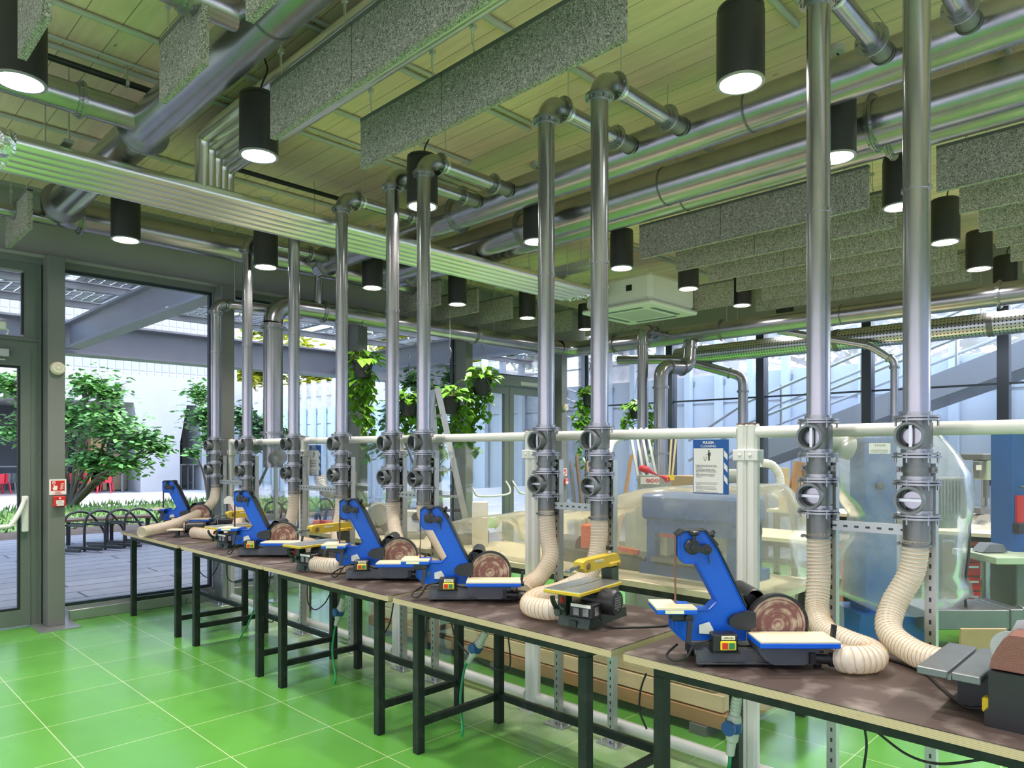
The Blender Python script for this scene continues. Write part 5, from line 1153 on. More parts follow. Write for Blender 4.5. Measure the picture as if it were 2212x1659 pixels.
tree_obj('hedge_tree', 'dark green tree above the retaining wall behind the double door', atD(1150, 900, 26), [blob(1090, 760, 26, 40), blob(1150, 770, 26, 45), blob(1210, 790, 26, 40), blob(1270, 790, 25, 40), blob(1360, 790, 25, 40)], 2600, .3, 'leaf_dark', 8, .12)
tree_obj('hedge_tree', 'dark foliage over the retaining wall, right part of the far facade', atY(1900, 850, 18), [(atY(x, y, 19), (1.2, 1., .7)) for x, y in ((1500, 720), (1650, 720), (1760, 725), (1880, 715), (2000, 710), (2120, 700), (2230, 690))], 3200, .3, 'leaf_dark', 9, .1)
# ================================================================ hanging plants
def heart(b, p, u, nrm, s):
    w = nrm.cross(u).normalized()
    pts = [(0, 0), (-.10, .26), (.08, .46), (.38, .44), (.72, .22), (1.05, 0), (.72, -.22), (.38, -.44), (.08, -.46), (-.10, -.26)]
    dr = [0, .02, .05, .04, -.03, -.16, -.03, .04, .05, .02]
    vs = [p+u*(a*s)+w*(c*s)+nrm*(h*s) for (a, c), h in zip(pts, dr)]
    b.add(vs, [(0, 1, 2, 3, 4, 5), (0, 5, 6, 7, 8, 9)])
def hanging_plant(label, px, py, d, vines, seed, sc=1., m='pothos'):
    """pot centre at pixel; vines: list of (dx px, length px)"""
    c = atD(px, py, d); k = d/F; rnd = random.Random(seed)
    t = thing('hanging_plant', label, 'plant', c, group='pothos plants hanging on strings by the windows')
    r = .115*sc
    MB().lathe([(0, -.10*sc), (r*.72, -.10*sc), (r, .06*sc), (r*1.05, .06*sc), (r*1.05, .085*sc), (r*.94, .085*sc), (r*.92, .05*sc), (0, .05*sc)], seg=24, caps=False).build('pot', 'pot', t)
    b = MB(); top = V((0, 0, .50*sc))
    for q in range(3): a = 2*PI*q/3+.4; b.tube([(r*math.cos(a), r*math.sin(a), .08*sc), top], .002, 4)
    b.build('string', 'rubber', t)
    b = MB(); b.tube(spline([(0, 0, .48*sc), (.015, 0, .52*sc), (.02, 0, .57*sc), (0, 0, .60*sc), (-.015, 0, .58*sc)], 5), .005, 6); b.cyl((0, 0, .60*sc), (0, 0, ZCEIL-c.z), .0015, 4); b.build('hook_wire', 'steel_dark', t)
    lv = MB(); vn = MB()
    for _ in range(int(60*sc)):
        a = rnd.uniform(0, 2*PI); el = rnd.uniform(-.2, 1.1); rr = rnd.uniform(.3, 1.0)*.24*sc
        p = V((math.cos(a)*rr*math.cos(el), math.sin(a)*rr*math.cos(el), .08*sc+abs(math.sin(el))*.17*sc*rnd.uniform(.4, 1.1)-rr*.12))
        u = V((math.cos(a), math.sin(a), rnd.uniform(-.9, .1))).normalized(); n = (V((0, 0, 1))-u*u.z+V((rnd.uniform(-.4, .4), rnd.uniform(-.4, .4), 0))).normalized()
        heart(lv, p, u, n, rnd.uniform(.07, .12)*sc); vn.tube([V((p.x*.2, p.y*.2, .06*sc)), p*.7+V((0, 0, .03)), p], .002, 4)
    Rv = V((CA, SA, 0))
    for dx, ln in vines:
        n = max(4, int(ln*k/.06)); o = Rv*(dx*k*.45)+V((rnd.uniform(-.08, .08), rnd.uniform(-.08, .08), .06*sc)); q = Rv*(dx*k); ps = [o*.3+V((0, 0, .08*sc)), o]
        for i in range(1, n+1):
            f_ = i/n; ps.append(q+V((rnd.uniform(-.035, .035), rnd.uniform(-.035, .035), .04*sc-f_*ln*k)))
        vn.tube(spline(ps, 4), .0028, 5)
        for i in range(2, len(ps)):
            for _ in range(2):
                a = rnd.uniform(0, 2*PI); u = V((math.cos(a), math.sin(a), rnd.uniform(-1.4, -.2))).normalized(); nn = (V((math.cos(a), math.sin(a), 0))*.9+V((0, 0, .6))); nn = (nn-u*nn.dot(u)).normalized()
                heart(lv, ps[i]+V((rnd.uniform(-.02, .02), rnd.uniform(-.02, .02), rnd.uniform(-.02, .02))), u, nn, rnd.uniform(.07, .115)*sc)
    lv.build('leaves', m, t); vn.build('vines', 'pothos_vine', t); return t
hanging_plant('first hanging pothos from the left, with a long pot-to-rail trailing vine', 783, 797, 8.6, [(-20, 120), (-8, 80), (8, 205), (18, 150), (2, 120), (14, 172), (-18, 60)], 11, 1.1)
hanging_plant('hanging pothos between the fifth and sixth suction pipes', 883, 880, 8.9, [(-15, 70), (-25, 90), (10, 60), (22, 90), (0, 75), (-8, 110)], 12, 1.1)
hanging_plant('hanging pothos partly behind the stepladder', 972, 874, 9.0, [(-30, 70), (-15, 150), (25, 80), (35, 75), (5, 60), (-35, 190), (18, 95)], 13, 1.2)
hanging_plant('hanging pothos right of the stepladder, in a clearly visible dark pot', 1041, 835, 9.2, [(-25, 120), (-14, 80), (16, 30), (-20, 150), (0, 90), (8, 60)], 14, 1.15)
hanging_plant('hanging pothos half hidden behind the eighth suction pipe', 1273, 863, 11.6, [(-20, 60), (-28, 90), (0, 70), (12, 90), (-12, 80), (-18, 150)], 15, 1.)
hanging_plant('hanging pothos left of the S-shaped drop pipe', 1376, 890, 11.4, [(-26, 50), (24, 60), (0, 30), (14, 110), (28, 110), (-20, 60)], 16, 1.1)
# ================================================================ stepladder
t = thing('stepladder', 'aluminium stepladder standing behind the glass partition', 'ladder', (0, 0, 0)); d = 7.4
tp = atD(945, 838, d); fr = [atD(1040, 1280, d), atD(965, 1290, d+.35)]; bk = [atD(880, 1290, d-.1), atD(850, 1260, d+.45)]
t.location = (tp.x, tp.y, 0); O = V((tp.x, tp.y, 0))
tps = [tp-O, tp-O+(fr[1]-fr[0])*.18]
def down(p, q): p, q = V(p), V(q)-O; return p+(q-p)*((p.z-.0)/(p.z-q.z))
ff = [down(tps[i], fr[i]) for i in range(2)]; bb = [down(tps[i], bk[i]) for i in range(2)]
for i in range(2):
    MB().bar(tps[i], ff[i], .03, .06).build('front_rail', 'alu', t); MB().bar(tps[i]-V((.02, .02, .02)), bb[i], .028, .05).build('rear_rail', 'alu', t)
for k in range(1, 8):
    s = k/8.2; MB().bar(tps[0].lerp(ff[0], s), tps[1].lerp(ff[1], s), .06, .025).build('step', 'alu', t)
for k in (2, 4.5, 7): s = k/8.2; MB().bar(tps[0].lerp(bb[0], s), tps[1].lerp(bb[1], s), .02, .02).build('rear_brace', 'alu', t)
b = MB(); b.box(tps[0]-V((.09, .05, .02)), tps[1]+V((.03, .06, .035)), .01); b.build('top_cap', 'black_plastic', t)
for i in range(2): MB().bar(tps[i].lerp(ff[i], .55), tps[i].lerp(bb[i], .55), .012, .03).build('spreader', 'rubber', t)
# ================================================================ machines behind the partition
Rv = V((CA, SA, 0)); Fv = V((-SA, CA, 0))
def oriented(name, label, cat, px, d, rz=None, z=0, grp=None):
    p = atD(px, HOR, d); return thing(name, label, cat, (p.x, p.y, z), YAW if rz is None else rz, grp)
def LX_(px, d, pxc): return (px-pxc)*d/F        # metres right of the thing's centre pixel
def LZ_(py, d): return ZC-(py-HOR)*d/F
def rear_bench(label, x0, x1, y0, y1, z=.85, legs=True):
    t = thing('assembly_bench', label, 'workbench', (x0, y0, 0), group='pale topped benches behind the partition')
    MB().box((0, 0, z-.035), (x1-x0, y1-y0, z)).build('tabletop', 'cream_board', t)
    for x in (.06, x1-x0-.12):
        for y in (.06, y1-y0-.12): MB().box((x, y, 0), (x+.06, y+.06, z-.035)).build('leg', 'leg_green', t)
    for y in (.06, y1-y0-.12): MB().box((.12, y+.01, z-.09), (x1-x0-.12, y+.05, z-.035)).build('apron', 'leg_green', t)
    return t
rear_bench('pale bench right behind the partition carrying the sheeted machines', -4.58, -1.75, 3.68, 4.55)
rear_bench('pale bench by the grinder, behind the second and third panels', -6.8, -4.62, 3.68, 4.25)
rear_bench('white topped bench with red drawers behind the column machine, left side', -3.6, -2.4, 6.45, 7.2)
rear_bench('pale bench with a hand machine further back near the stacked timber', -3.9, -2.3, 8.4, 9.1, .95)
rear_bench('white topped bench right of the column machine', -2.1, -.6, 8.2, 9.2)
# timber under the bench
for k, (z, h, m, l) in enumerate(((.06, .09, 'wood_mid', 'orange brown plank, lowest in the stack under the rear bench'), (.155, .10, 'wood_pale', 'pale plank, second from the bottom under the rear bench'), (.26, .10, 'wood_pale', 'pale plank, third from the bottom under the rear bench'), (.365, .10, 'wood_pale', 'pale plank on top of the stack under the rear bench'))):
    o = MB().box((-5.55+.02*k, 3.74+.01*k, z), (-1.95-.05*k, 4.35, z+h-.004), .003).build('timber_plank', m); tag(o, l, 'plank', 'planks under the rear bench')
for k, x in enumerate((-5.4, -3.9, -2.2)):
    tag(MB().box((x, 3.72, 0), (x+.11, 4.4, .058)).build('bearer_block', 'steel_dark'), ['grey bearer block below the far end of the plank stack', 'grey bearer block below the middle of the plank stack', 'grey bearer block below the near end of the plank stack'][k], 'block', 'bearer blocks of the plank stack')
for k in range(3): tag(MB().box((-1.72+.0*k, 4.6+.09*k, .28+.035*k), (-1.05, 4.66+.09*k, .315+.035*k)).build('timber_batten', 'wood_pale'), ['lowest pale batten jutting out near the floor past the white post', 'middle pale batten jutting out past the white post', 'topmost pale batten jutting out past the white post'][k], 'batten', 'battens past the white post')
tag(MB().box((-1.5, 4.62, 0), (-1.4, 4.9, .28)).build('batten_trestle', 'steel_dark'), 'dark trestle block carrying the pale battens', 'block')
# sheeted machine
def drape(name, label, xs, yf, yb, z0, m, seed, flare=.08):
    """xs: (x, height) ridge samples; skirts fall to z0(x)"""
    rnd = random.Random(seed); n = 60; rows = []
    def hx(x):
        for (a, h0), (c, h1) in zip(xs, xs[1:]):
            if a <= x <= c: u = (x-a)/(c-a); return h0+(h1-h0)*u
        return xs[-1][1]
    X0, X1 = xs[0][0], xs[-1][0]
    for i in range(n+1):
        x = X0+(X1-X0)*i/n; h = hx(x); zz = z0(x) if callable(z0) else z0; r = []
        prof = [(yf-flare-.03, 0), (yf-flare*.9, .18), (yf-flare*.7, .4), (yf-flare*.45, .62), (yf-.02, .86), (yf+.02, .97), (yf+.10, 1.0)]+[(yf+.1+(yb-yf-.2)*q/4, 1.0) for q in range(1, 4)]+[(yb-.1, 1.0), (yb, .95), (yb+.03, .6), (yb+.08, 0)]
        for y, f_ in prof:
            z = zz+(h-zz)*f_; a = .05*(1-f_)+.014
            r.append((x+.02*noise.noise((x*3, z*3, seed+9)), y+a*(noise.noise((x*4.2, z*1.4, seed))*1.3+.5*noise.noise((x*11, z*3, seed+3))), z+.025*noise.noise((x*3.5, y*4, seed+5))*(1 if f_ > .5 else .6)))
        rows.append(r)
    k = len(rows[0]); vs = [p for r in rows for p in r]; fs = [(i*k+j, (i+1)*k+j, (i+1)*k+j+1, i*k+j+1) for i in range(n) for j in range(k-1)]
    return tag(MB().add(vs, fs, True).build(name, m), label, 'plastic sheet')
thin('plastic_cream', (.97, .97, .93), .05, .15, .25, (.86, .84, .70))
thin('plastic_clear', (.97, .97, .97), .03, .22, .21, (.95, .95, .95), (.4, 1.8, 2.2, .3))
Ys = 3.95
def pt(px, py): p = atY(px, py, Ys); return (p.x, p.z)
drape('plastic_sheet', 'long cream plastic sheet draped over the machines on the rear bench', [pt(975, 1150), pt(1000, 1122), pt(1060, 1115), pt(1130, 1106), pt(1215, 1108), pt(1285, 1100), pt(1330, 1075), pt(1390, 1055), pt(1500, 1050), pt(1625, 1052), pt(1645, 1062), pt(1700, 1150), pt(1745, 1260)], 3.82, 4.46, lambda x: .86 if x < -1.9 else .25, 'plastic_cream', 3)
# planer under the sheet
t = thing('thickness_planer', 'blue planing machine under the cream sheet on the rear bench', 'machine', ((atY(1392, 1000, 4.0).x+atY(1600, 1000, 4.0).x)/2, 4.15, .85))
wp = (atY(1600, 1000, 4.0).x-atY(1392, 1000, 4.0).x)/2
b = MB(); b.box((-wp, -.20, .36), (wp, .2, .53), .02); b.box((-wp+.04, -.18, .28), (wp-.02, .18, .36)); b.build('head', 'machine_blue', t)
for x in (-wp+.02, wp-.09): MB().box((x, -.16, .0), (x+.07, .18, .36), .006).build('column', 'machine_blue', t)
MB().box((-wp-.02, -.18, .0), (wp+.02, .2, .07)).build('base', 'machine_blue', t); MB().box((-.26, -.2, .09), (.26, .25, .12)).build('feed_table', 'cast', t)
MB().box((-.22, -.165, .25), (.12, -.16, .275)).build('red_strip', 'red', t); MB().box((-.26, -.1, .12), (-.2, .0, .3)).build('inner_post', 'tape', t)
t = thing('bench_planer', 'olive machine with an orange guard under the left end of the cream sheet', 'machine', (-3.15, 4.12, .85))
MB().box((-.35, -.12, 0), (.45, .12, .1), .01).build('bed', 'green_olive', t); MB().box((-.12, -.1, .1), (.0, .06, .28), .01).build('guard', mat('orange', (.75, .12, .03), .4), t)
MB().lathe([(.07, 0), (.07, .15), (0, .15)], (-.3, -.05, .12), (1, 0, 0), 18).build('motor', 'cast', t); MB().bar((.05, -.1, .15), (.4, -.12, .13), .03, .03).build('handle', 'orange', t); MB().box((.1, -.1, .1), (.35, -.05, .13)).build('fence', 'yellow', t)
# grey saw cabinet with stickers and red push stick
d = 5.6; t = oriented('table_saw', 'grey saw cabinet with round warning stickers behind the sheeted planer', 'machine', 1440, d)
MB().box((LX_(1372, d, 1440), 0, LZ_(1200, d)-.9), (LX_(1520, d, 1440), .5, LZ_(1078, d)), .005).build('cabinet', 'machine_grey', t)
MB().box((LX_(1378, d, 1440), -.01, LZ_(1078, d)), (LX_(1450, d, 1440), .03, LZ_(1026, d)), .005).build('guard_panel', 'machine_grey', t)
b = MB(); b.box((LX_(1398, d, 1440)-.055, -.013, LZ_(1046, d)), (LX_(1415, d, 1440)+.03, -.011, LZ_(1030, d))); pl = b.build('sticker', 'paper', t)
for k in range(3):
    c = V((LX_(1399+9.5*k, d, 1440), -.015, LZ_(1038, d))); b = MB(); b.ring(c, (0, 1, 0), .0115, .0155, .002, 20); b.bar(c-V((.01, 0, -.01)), c+V((.01, 0, -.01)), .003, .002, (0, 1, 0)); b.build('prohibition_ring', 'red', pl)
MB().box((LX_(1432, d, 1440), -.013, LZ_(1037, d)), (LX_(1456, d, 1440), -.011, LZ_(1026, d))).build('warning_sticker', 'yellow', t)
t2 = oriented('push_stick', 'red push stick lying on the grey saw cabinet', 'push stick', 1410, 5.5)
p = [V((LX_(x, 5.5, 1410), 0, LZ_(y, 5.5))) for x, y in ((1381, 1010), (1400, 1016), (1420, 1026), (1432, 1030), (1441, 1034))]
MB().tube(spline(p, 5), [.012+.008*math.sin(i/21*9)+.008*(i < 6) for i in range(21)], 8).build('stick', 'chair_red', t2); MB().ring(V((LX_(1441, 5.5, 1410), 0, LZ_(1036, 5.5))), (0, 1, 0), .009, .022, .015, 16).build('grip_ring', 'chair_red', t2)
# leaning boards and rods
def leaning(label, p, q, w, th, m, nm='leaning_board', cat='board', grp='boards leaning in the workshop'):
    o = V(q); tag(MB().bar(V(p)-o, (0, 0, 0), w, th, (CA, SA, 0)).build(nm, m, None, o), label, cat, grp)
leaning('brown board leaning behind the seventh suction pipe', atD(1245, 985, 7.2), atD(1266, 1180, 6.9), .12, .02, 'wood_dark')
leaning('dark board leaning left of the brown one', atD(1232, 1000, 7.4), atD(1250, 1190, 7.1), .2, .02, 'steel_dark')
leaning('tan board leaning behind the eighth suction pipe', atD(1268, 1000, 7.5), atD(1274, 1190, 7.2), .15, .02, 'card')
leaning('perforated brown board leaning right of the eighth suction pipe', atD(1364, 985, 6.9), atD(1330, 1190, 6.6), .1, .025, 'wood_mid')
for k in range(4): leaning(['thin aluminium rod, leftmost of the leaning four', 'thin aluminium rod, second of the leaning four', 'thin aluminium rod, third of the leaning four', 'thin aluminium rod, rightmost of the leaning four'][k], atD(1360+12*k, 925, 9), atD(1392+14*k, 1110, 8.6), .03, .03, 'alu', 'metal_rod', 'rod', 'rods leaning near the S-shaped pipe')
for k in range(2): leaning(['wooden broomstick right of the S-shaped pipe, left one', 'wooden broomstick right of the S-shaped pipe, right one'][k], atD(1451+10*k, 938, 9), atD(1440+4*k, 1110, 8.9), .022, .022, 'wood_pale', 'broomstick', 'stick', 'broomsticks')
tag(MB().box((-.25, 0, 0), (.25, .3, .26), .004).build('cardboard_box', 'card', None, atD(1490, 1055, 7.5)-V((0, 0, .13))), 'brown cardboard box behind the blue cleaning sign', 'box')
tag(MB().box((-.4, -.1, 0), (.4, .4, 1.12), .004).build('grey_cabinet', 'machine_grey', None, V((*atD(1490, 1055, 7.6).xy, 0))), 'grey cabinet under the cardboard box behind the sign', 'cabinet')
# grinder and small machines on the second rear bench
d = 6.9; t = oriented('bench_grinder', 'grey bench grinder with a round guard behind the fifth suction pipe', 'machine', 815, d, None, .85)
MB().lathe([(.10, 0), (.115, .02), (.115, .07), (.10, .09), (0, .09)], (.0, .02, .20), (.35, -1, 0), 28).build('wheel_guard', 'machine_grey', t); MB().box((-.16, -.06, .16), (.02, .08, .26), .02).build('motor', 'cream_white', t); MB().box((-.08, -.05, 0), (.12, .1, .12), .008).build('base', 'steel_dark', t)
t = oriented('scroll_vise', 'cream bench machine with a bar between the fifth and sixth suction pipes', 'machine', 880, 6.6, None, .85)
MB().box((-.2, -.08, 0), (.16, .1, .06), .006).build('base', 'machine_grey', t); MB().box((-.02, -.06, .06), (.1, .08, .26), .01).build('head', 'cream_white', t); MB().cyl((-.2, 0, .18), (.2, 0, .18), .012, 10).build('bar', 'alu', t); MB().lathe([(.05, 0), (.05, .03)], (.1, -.06, .2), (0, -1, 0), 20).build('chuck', 'cast', t)
for k in range(3):
    t = oriented('hand_vise', ['red and blue clamp tool left of the third sander, first of three', 'red and blue clamp tool left of the third sander, second of three', 'red and blue clamp tool left of the third sander, third of three'][k], 'clamp', 684+19*k, 7.25, None, .85, 'red and blue clamps')
    MB().box((-.035, -.04, 0), (.035, .04, .11), .006).build('jaw', 'chair_red', t); MB().bar((-.01, 0, .11), (.025, 0, .24), .025, .03).build('grip', 'machine_blue', t)
t = oriented('band_machine', 'small white machine behind the fourth sander hose', 'machine', 1028, 6.0, None, .85)
MB().box((LX_(1020, 6.0, 1028), -.02, .0), (LX_(1058, 6.0, 1028)-.02, .15, LZ_(1085, 6.0)-.85)).build('panel', 'cream_white', t); MB().box((-.2, .16, 0), (.1, .4, .1), .01).build('base', 'steel_dark', t)
mat('hose_white', (.80, .80, .76), .4, 0, .05, 20)
hose('clear flexible hose looping from the eighth suction pipe to the far drop pipe', [atD(1312, 985, 7.0), atD(1318, 960, 7.4), atD(1335, 945, 7.8), atD(1355, 938, 8.3)], .05, .03, False, 'hose_white', 'hose_white')
hose('white flexible hose hanging left of the column machine plastic', [atD(1645, 1000, 7.5), atD(1668, 1005, 7.5), atD(1684, 1030, 7.5), atD(1683, 1060, 7.5), atD(1672, 1075, 7.5)], .045, .03, False, 'hose_white', 'hose_white')
hose('cream hose under the small cleaning sign', [atD(690, 1030, 6.7), atD(697, 1055, 6.6), atD(712, 1065, 6.5), atD(742, 1066, 6.4)], .05, .03, False, 'hose_white', 'hose_white')
# ---- blue column machine in a plastic bag
d = 6.1; C = 1900; t = oriented('column_machine', 'tall blue column machine wrapped in clear plastic', 'machine', C, d)
def X_(px): return LX_(px, d, C)
def Z_(py): return LZ_(py, d)
b = MB(); b.prism([(X_(1836), 0), (X_(2010), 0), (X_(2000), Z_(1345)), (X_(1950), Z_(1322)), (X_(1845), Z_(1322))], -.12, .42, 'xz'); b.build('base', 'machine_blue', t)
MB().box((X_(1866), -.02, .2), (X_(1936), .26, Z_(938)), .012).build('column', 'machine_blue', t)
MB().box((X_(1862), -.03, Z_(956)), (X_(1940), .27, Z_(944)), .004).build('top_band', 'machine_blue', t); MB().lathe([(.06, 0), (.06, .05), (.03, .07), (0, .07)], (X_(1902), .1, Z_(944)), (0, 0, 1), 20).build('top_cap', 'cast', t)
pl = MB().box((X_(1874), -.026, Z_(980)), (X_(1920), -.02, Z_(957))).build('name_plate', 'paper', t)
text('plate_text', 'serial', .03, 'ink_grey', pl, (X_(1897), -.0275, Z_(968)), (PI/2, 0, 0)) if False else None
b = MB()
for k in range(5): b.box((X_(1886+5*k), -.0275, Z_(964)), (X_(1889+5*k), -.0262, Z_(960)))
for k in range(2): b.box((X_(1878), -.0275, Z_(973+4*k)), (X_(1914), -.0262, Z_(971.6+4*k)))
b.build('plate_print', 'ink_grey', pl)
MB().lathe([(.034, 0), (.034, .04), (.02, .05), (0, .05)], (X_(1896), -.02, Z_(1049)), (0, -1, 0), 20).build('black_knob', 'black_plastic', t)
MB().lathe([(.10, 0), (.10, .25)], (X_(1850), .1, Z_(970)), (-1, 0, .3), 20).build('side_motor', 'machine_grey', t)
b = MB(); b.box((X_(2004), -.1, Z_(1118)), (X_(2085), .2, Z_(1032)), .01); mb = b.build('gear_box', 'steel_dark', t)
b = MB(); [b.box((X_(2008+7*k), -.112, Z_(1108)), (X_(2011+7*k), -.1, Z_(1038))) for k in range(8)]; b.build('cooling_fin', 'cast', mb)
MB().box((X_(1936), .0, Z_(1100)), (X_(2006), .14, Z_(1060))).build('arm', 'machine_blue', t)
MB().box((X_(1990), -.05, Z_(1140)), (X_(2060), .15, Z_(1120))).build('motor_foot', 'steel_dark', t)
b = MB(); b.box((X_(1960), -.25, Z_(1345)), (X_(2138), .2, Z_(1304)), .006); b.box((X_(2138), -.26, Z_(1350)), (X_(2165), .21, Z_(1302)), .006); b.build('cross_slide', 'cast', t)
b = MB(); b.cyl((X_(2165), -.05, Z_(1326)), (X_(2190), -.05, Z_(1326)), .015, 10); b.ring((X_(2192), -.05, Z_(1326)), (1, .3, 0), .06, .085, .02, 24); b.bar((X_(2192), -.05, Z_(1326)-.07), (X_(2192), -.05, Z_(1326)+.07), .02, .014); b.build('hand_wheel', 'alu', t)
b = MB(); b.tube(spline([(X_(2078), -.1, Z_(1120)), (X_(2074), -.12, Z_(1180)), (X_(2066), -.12, Z_(1250)), (X_(2064), -.14, Z_(1300)), (X_(2075), -.16, Z_(1360)), (X_(2085), -.2, .02)], 6), .012, 8); b.build('power_cord', 'rubber', t)
# bag
loops = [(930, 1870, 1990), (938, 1838, 2020), (955, 1815, 2040), (985, 1806, 2068), (1020, 1808, 2096), (1060, 1816, 2098), (1090, 1832, 2096), (1112, 1850, 2092), (1135, 1848, 2088), (1165, 1828, 2086), (1200, 1812, 2084), (1235, 1800, 2078), (1260, 1795, 2092), (1280, 1806, 2096), (1300, 1850, 2060), (1316, 1880, 2000)]
vs = []; n = 44; rnd = random.Random(5)
for i, (py, x0, x1) in enumerate(loops):
    cx, rx = (X_(x0)+X_(x1))/2, (X_(x1)-X_(x0))/2
    for j in range(n):
        a = 2*PI*j/n; ca, sa = math.cos(a), math.sin(a)
        rx2 = rx*(abs(ca)**.75)*(1 if ca > 0 else -1); ry = .34*(abs(sa)**.75)*(1 if sa > 0 else -1)
        q = noise.noise((ca*2.2, sa*2.2, py*.012))*.05+noise.noise((ca*6, sa*6, py*.03))*.03
        vs.append((cx+rx2*(1+q*.4), .07+ry*(1+q*2.5), Z_(py)+.02*noise.noise((a*2, py*.02, 3))))
fs = [(i*n+j, i*n+(j+1) % n, (i+1)*n+(j+1) % n, (i+1)*n+j) for i in range(len(loops)-1) for j in range(n)]+[list(range(n))[::-1]]
o = MB().add(vs, fs, True).build('plastic_bag', 'plastic_clear', None, t.location); o.rotation_euler = (0, 0, YAW); tag(o, 'clear crumpled plastic bag pulled over the tall blue column machine', 'plastic sheet')
# drill press
d = 7.6; C = 2128; t = oriented('drill_press', 'pale green pillar drill behind the right suction pipe', 'machine', C, d)
MB().box((X_(2116), -.12, Z_(1036)), (X_(2148), .12, Z_(994)), .01).build('head', 'machine_green', t); MB().box((X_(2106), -.12, Z_(994)), (X_(2160), .25, Z_(980)), .01).build('belt_cover', 'steel_dark', t); MB().box((X_(2150), .0, Z_(1050)), (X_(2172), .2, Z_(996)), .01).build('motor', 'black_plastic', t)
sw = MB().box((X_(2096), -.14, Z_(1032)), (X_(2106), -.04, Z_(996)), .005).build('switch_box', 'steel_dark', t); MB().box((X_(2090), -.145, Z_(1015)), (X_(2101), -.139, Z_(1004))).build('switch_face', 'paper', sw)
MB().lathe([(.045, 0), (.045, .06), (.03, .07), (.03, .12)], (X_(2140), -.13, Z_(1030)), (.5, -1, 0), 18).build('depth_dial', 'alu', t)
b = MB(); b.cyl((X_(2128), -.02, Z_(1036)), (X_(2128), -.02, Z_(1075)), .03, 14); b.cyl((X_(2128), -.02, Z_(1075)), (X_(2128), -.02, Z_(1092)), .012, 10); b.build('spindle', 'cast', t)
MB().cyl((X_(2145), .12, .0), (X_(2145), .12, Z_(1030)), .04, 16).build('pillar', 'alu', t); b = MB(); b.box((X_(2100), -.14, Z_(1108)), (X_(2150), .12, Z_(1096))); b.bar((X_(2150), 0, Z_(1105)), (X_(2176), -.05, Z_(1092)), .03, .03); b.build('work_table', 'cast', t)
MB().box((X_(2100), -.25, 0), (X_(2175), .25, .06), .01).build('base_plate', 'cast', t)
# band saw at the right edge
d = 6.3; C = 2205; t = oriented('band_saw', 'blue framed band saw with a round hand wheel at the right frame edge', 'machine', C, d)
MB().box((X_(2188), .0, .1), (X_(2240), .3, Z_(918)), .01).build('frame', 'machine_blue', t); b = MB(); b.ring((X_(2206), -.2, Z_(1052)), (.2, 1, 0), .06, .08, .02, 28)
for k in range(3): a = 2*PI*k/3+.5; b.bar((X_(2206), -.2, Z_(1052)), (X_(2206)+.07*math.cos(a), -.2, Z_(1052)+.07*math.sin(a)), .016, .016)
b.build('hand_wheel', 'socket_blue', t); MB().cyl((X_(2206), -.2, Z_(1052)), (X_(2206), .02, Z_(1052)), .012, 8).build('wheel_shaft', 'alu', t)
MB().box((X_(2193), -.03, Z_(1150)), (X_(2207), .0, Z_(1070))).build('blade_guard', 'red', t); MB().box((X_(2186), -.08, Z_(1152)), (X_(2206), .0, Z_(1128)), .005).build('guide_block', 'black_plastic', t)
MB().box((X_(2094), -.35, Z_(1206)), (X_(2260), .25, Z_(1192)), .004).build('saw_table', 'machine_green', t); MB().box((X_(2184), -.3, Z_(1196)), (X_(2250), -.2, Z_(1166)), .004).build('fence', 'alu', t); MB().box((X_(2170), -.15, .0), (X_(2240), .2, Z_(1206)), .01).build('pedestal', 'steel_dark', t)
pr = [(X_(2106), Z_(1190)), (X_(2160), Z_(1190)), (X_(2150), Z_(1173)), (X_(2122), Z_(1173))]; MB().prism(pr, -.1, .05, 'xz').build('mitre_gauge', 'cast', t)
# red drawers, white block, timber heap
d = 7.3
def crate(nm, label, cat, px0, px1, py0, py1, d, m, z0=None, dep=.4, grp=None):
    t = oriented(nm, label, cat, (px0+px1)/2, d, grp=grp); w = (px1-px0)*d/F/2; z1 = LZ_(py0, d); zb = LZ_(py1, d) if z0 is None else z0
    return t, w, zb, z1
t, w, zb, z1 = crate('tool_cabinet', 'red tool cabinet with a warning label left of the column machine', 'cabinet', 1785, 1850, 1185, 1340, 7.4, 'red', 0)
MB().box((-w, 0, zb), (w, .45, z1)).build('body', 'red', t); MB().box((-w*.9, -.008, z1-.1), (w*.9, 0, z1-.02)).build('warning_label', 'paper', t); MB().prism([(-w*.2, z1-.085), (w*.1, z1-.085), (-w*.05, z1-.035)], -.012, -.008, 'xz').build('warning_triangle', 'yellow', t); MB().ring((w*.4, -.01, z1-.06), (0, 1, 0), .02, .028, .004, 18).build('prohibition_ring', 'red', t)
t, w, zb, z1 = crate('drawer_unit', 'red drawer unit under the white bench right of the column machine', 'cabinet', 2080, 2118, 1182, 1290, 7.2, 'red', 0)
MB().box((-w, 0, zb), (w, .45, z1)).build('body', 'wood_dark', t)
for k in range(5): dr = MB().box((-w*.92, -.02, zb+.1+.15*k), (w*.92, 0, zb+.23+.15*k), .004).build('drawer', 'red', t); MB().box((-.05, -.035, zb+.18+.15*k), (.05, -.02, zb+.2+.15*k)).build('handle', 'alu', dr)
t, w, zb, z1 = crate('foam_block', 'white foam block on the white bench behind the column machine', 'block', 2098, 2140, 1108, 1140, 7.6, 'paper')
MB().prism([(-w, zb), (w, zb), (w*.9, z1), (-w*.3, z1-.03)], 0, .3, 'xz').build('block', 'paper', t)
t, w, zb, z1 = crate('foam_offcut', 'lower white foam offcut with a sloped top on the white bench', 'block', 2096, 2146, 1135, 1160, 7.4, 'paper')
MB().prism([(-w, zb), (w, zb), (w, z1+.03), (w*.6, z1-.02), (0, z1), (-w, z1-.05)], 0, .25, 'xz').build('block', 'paper', t)
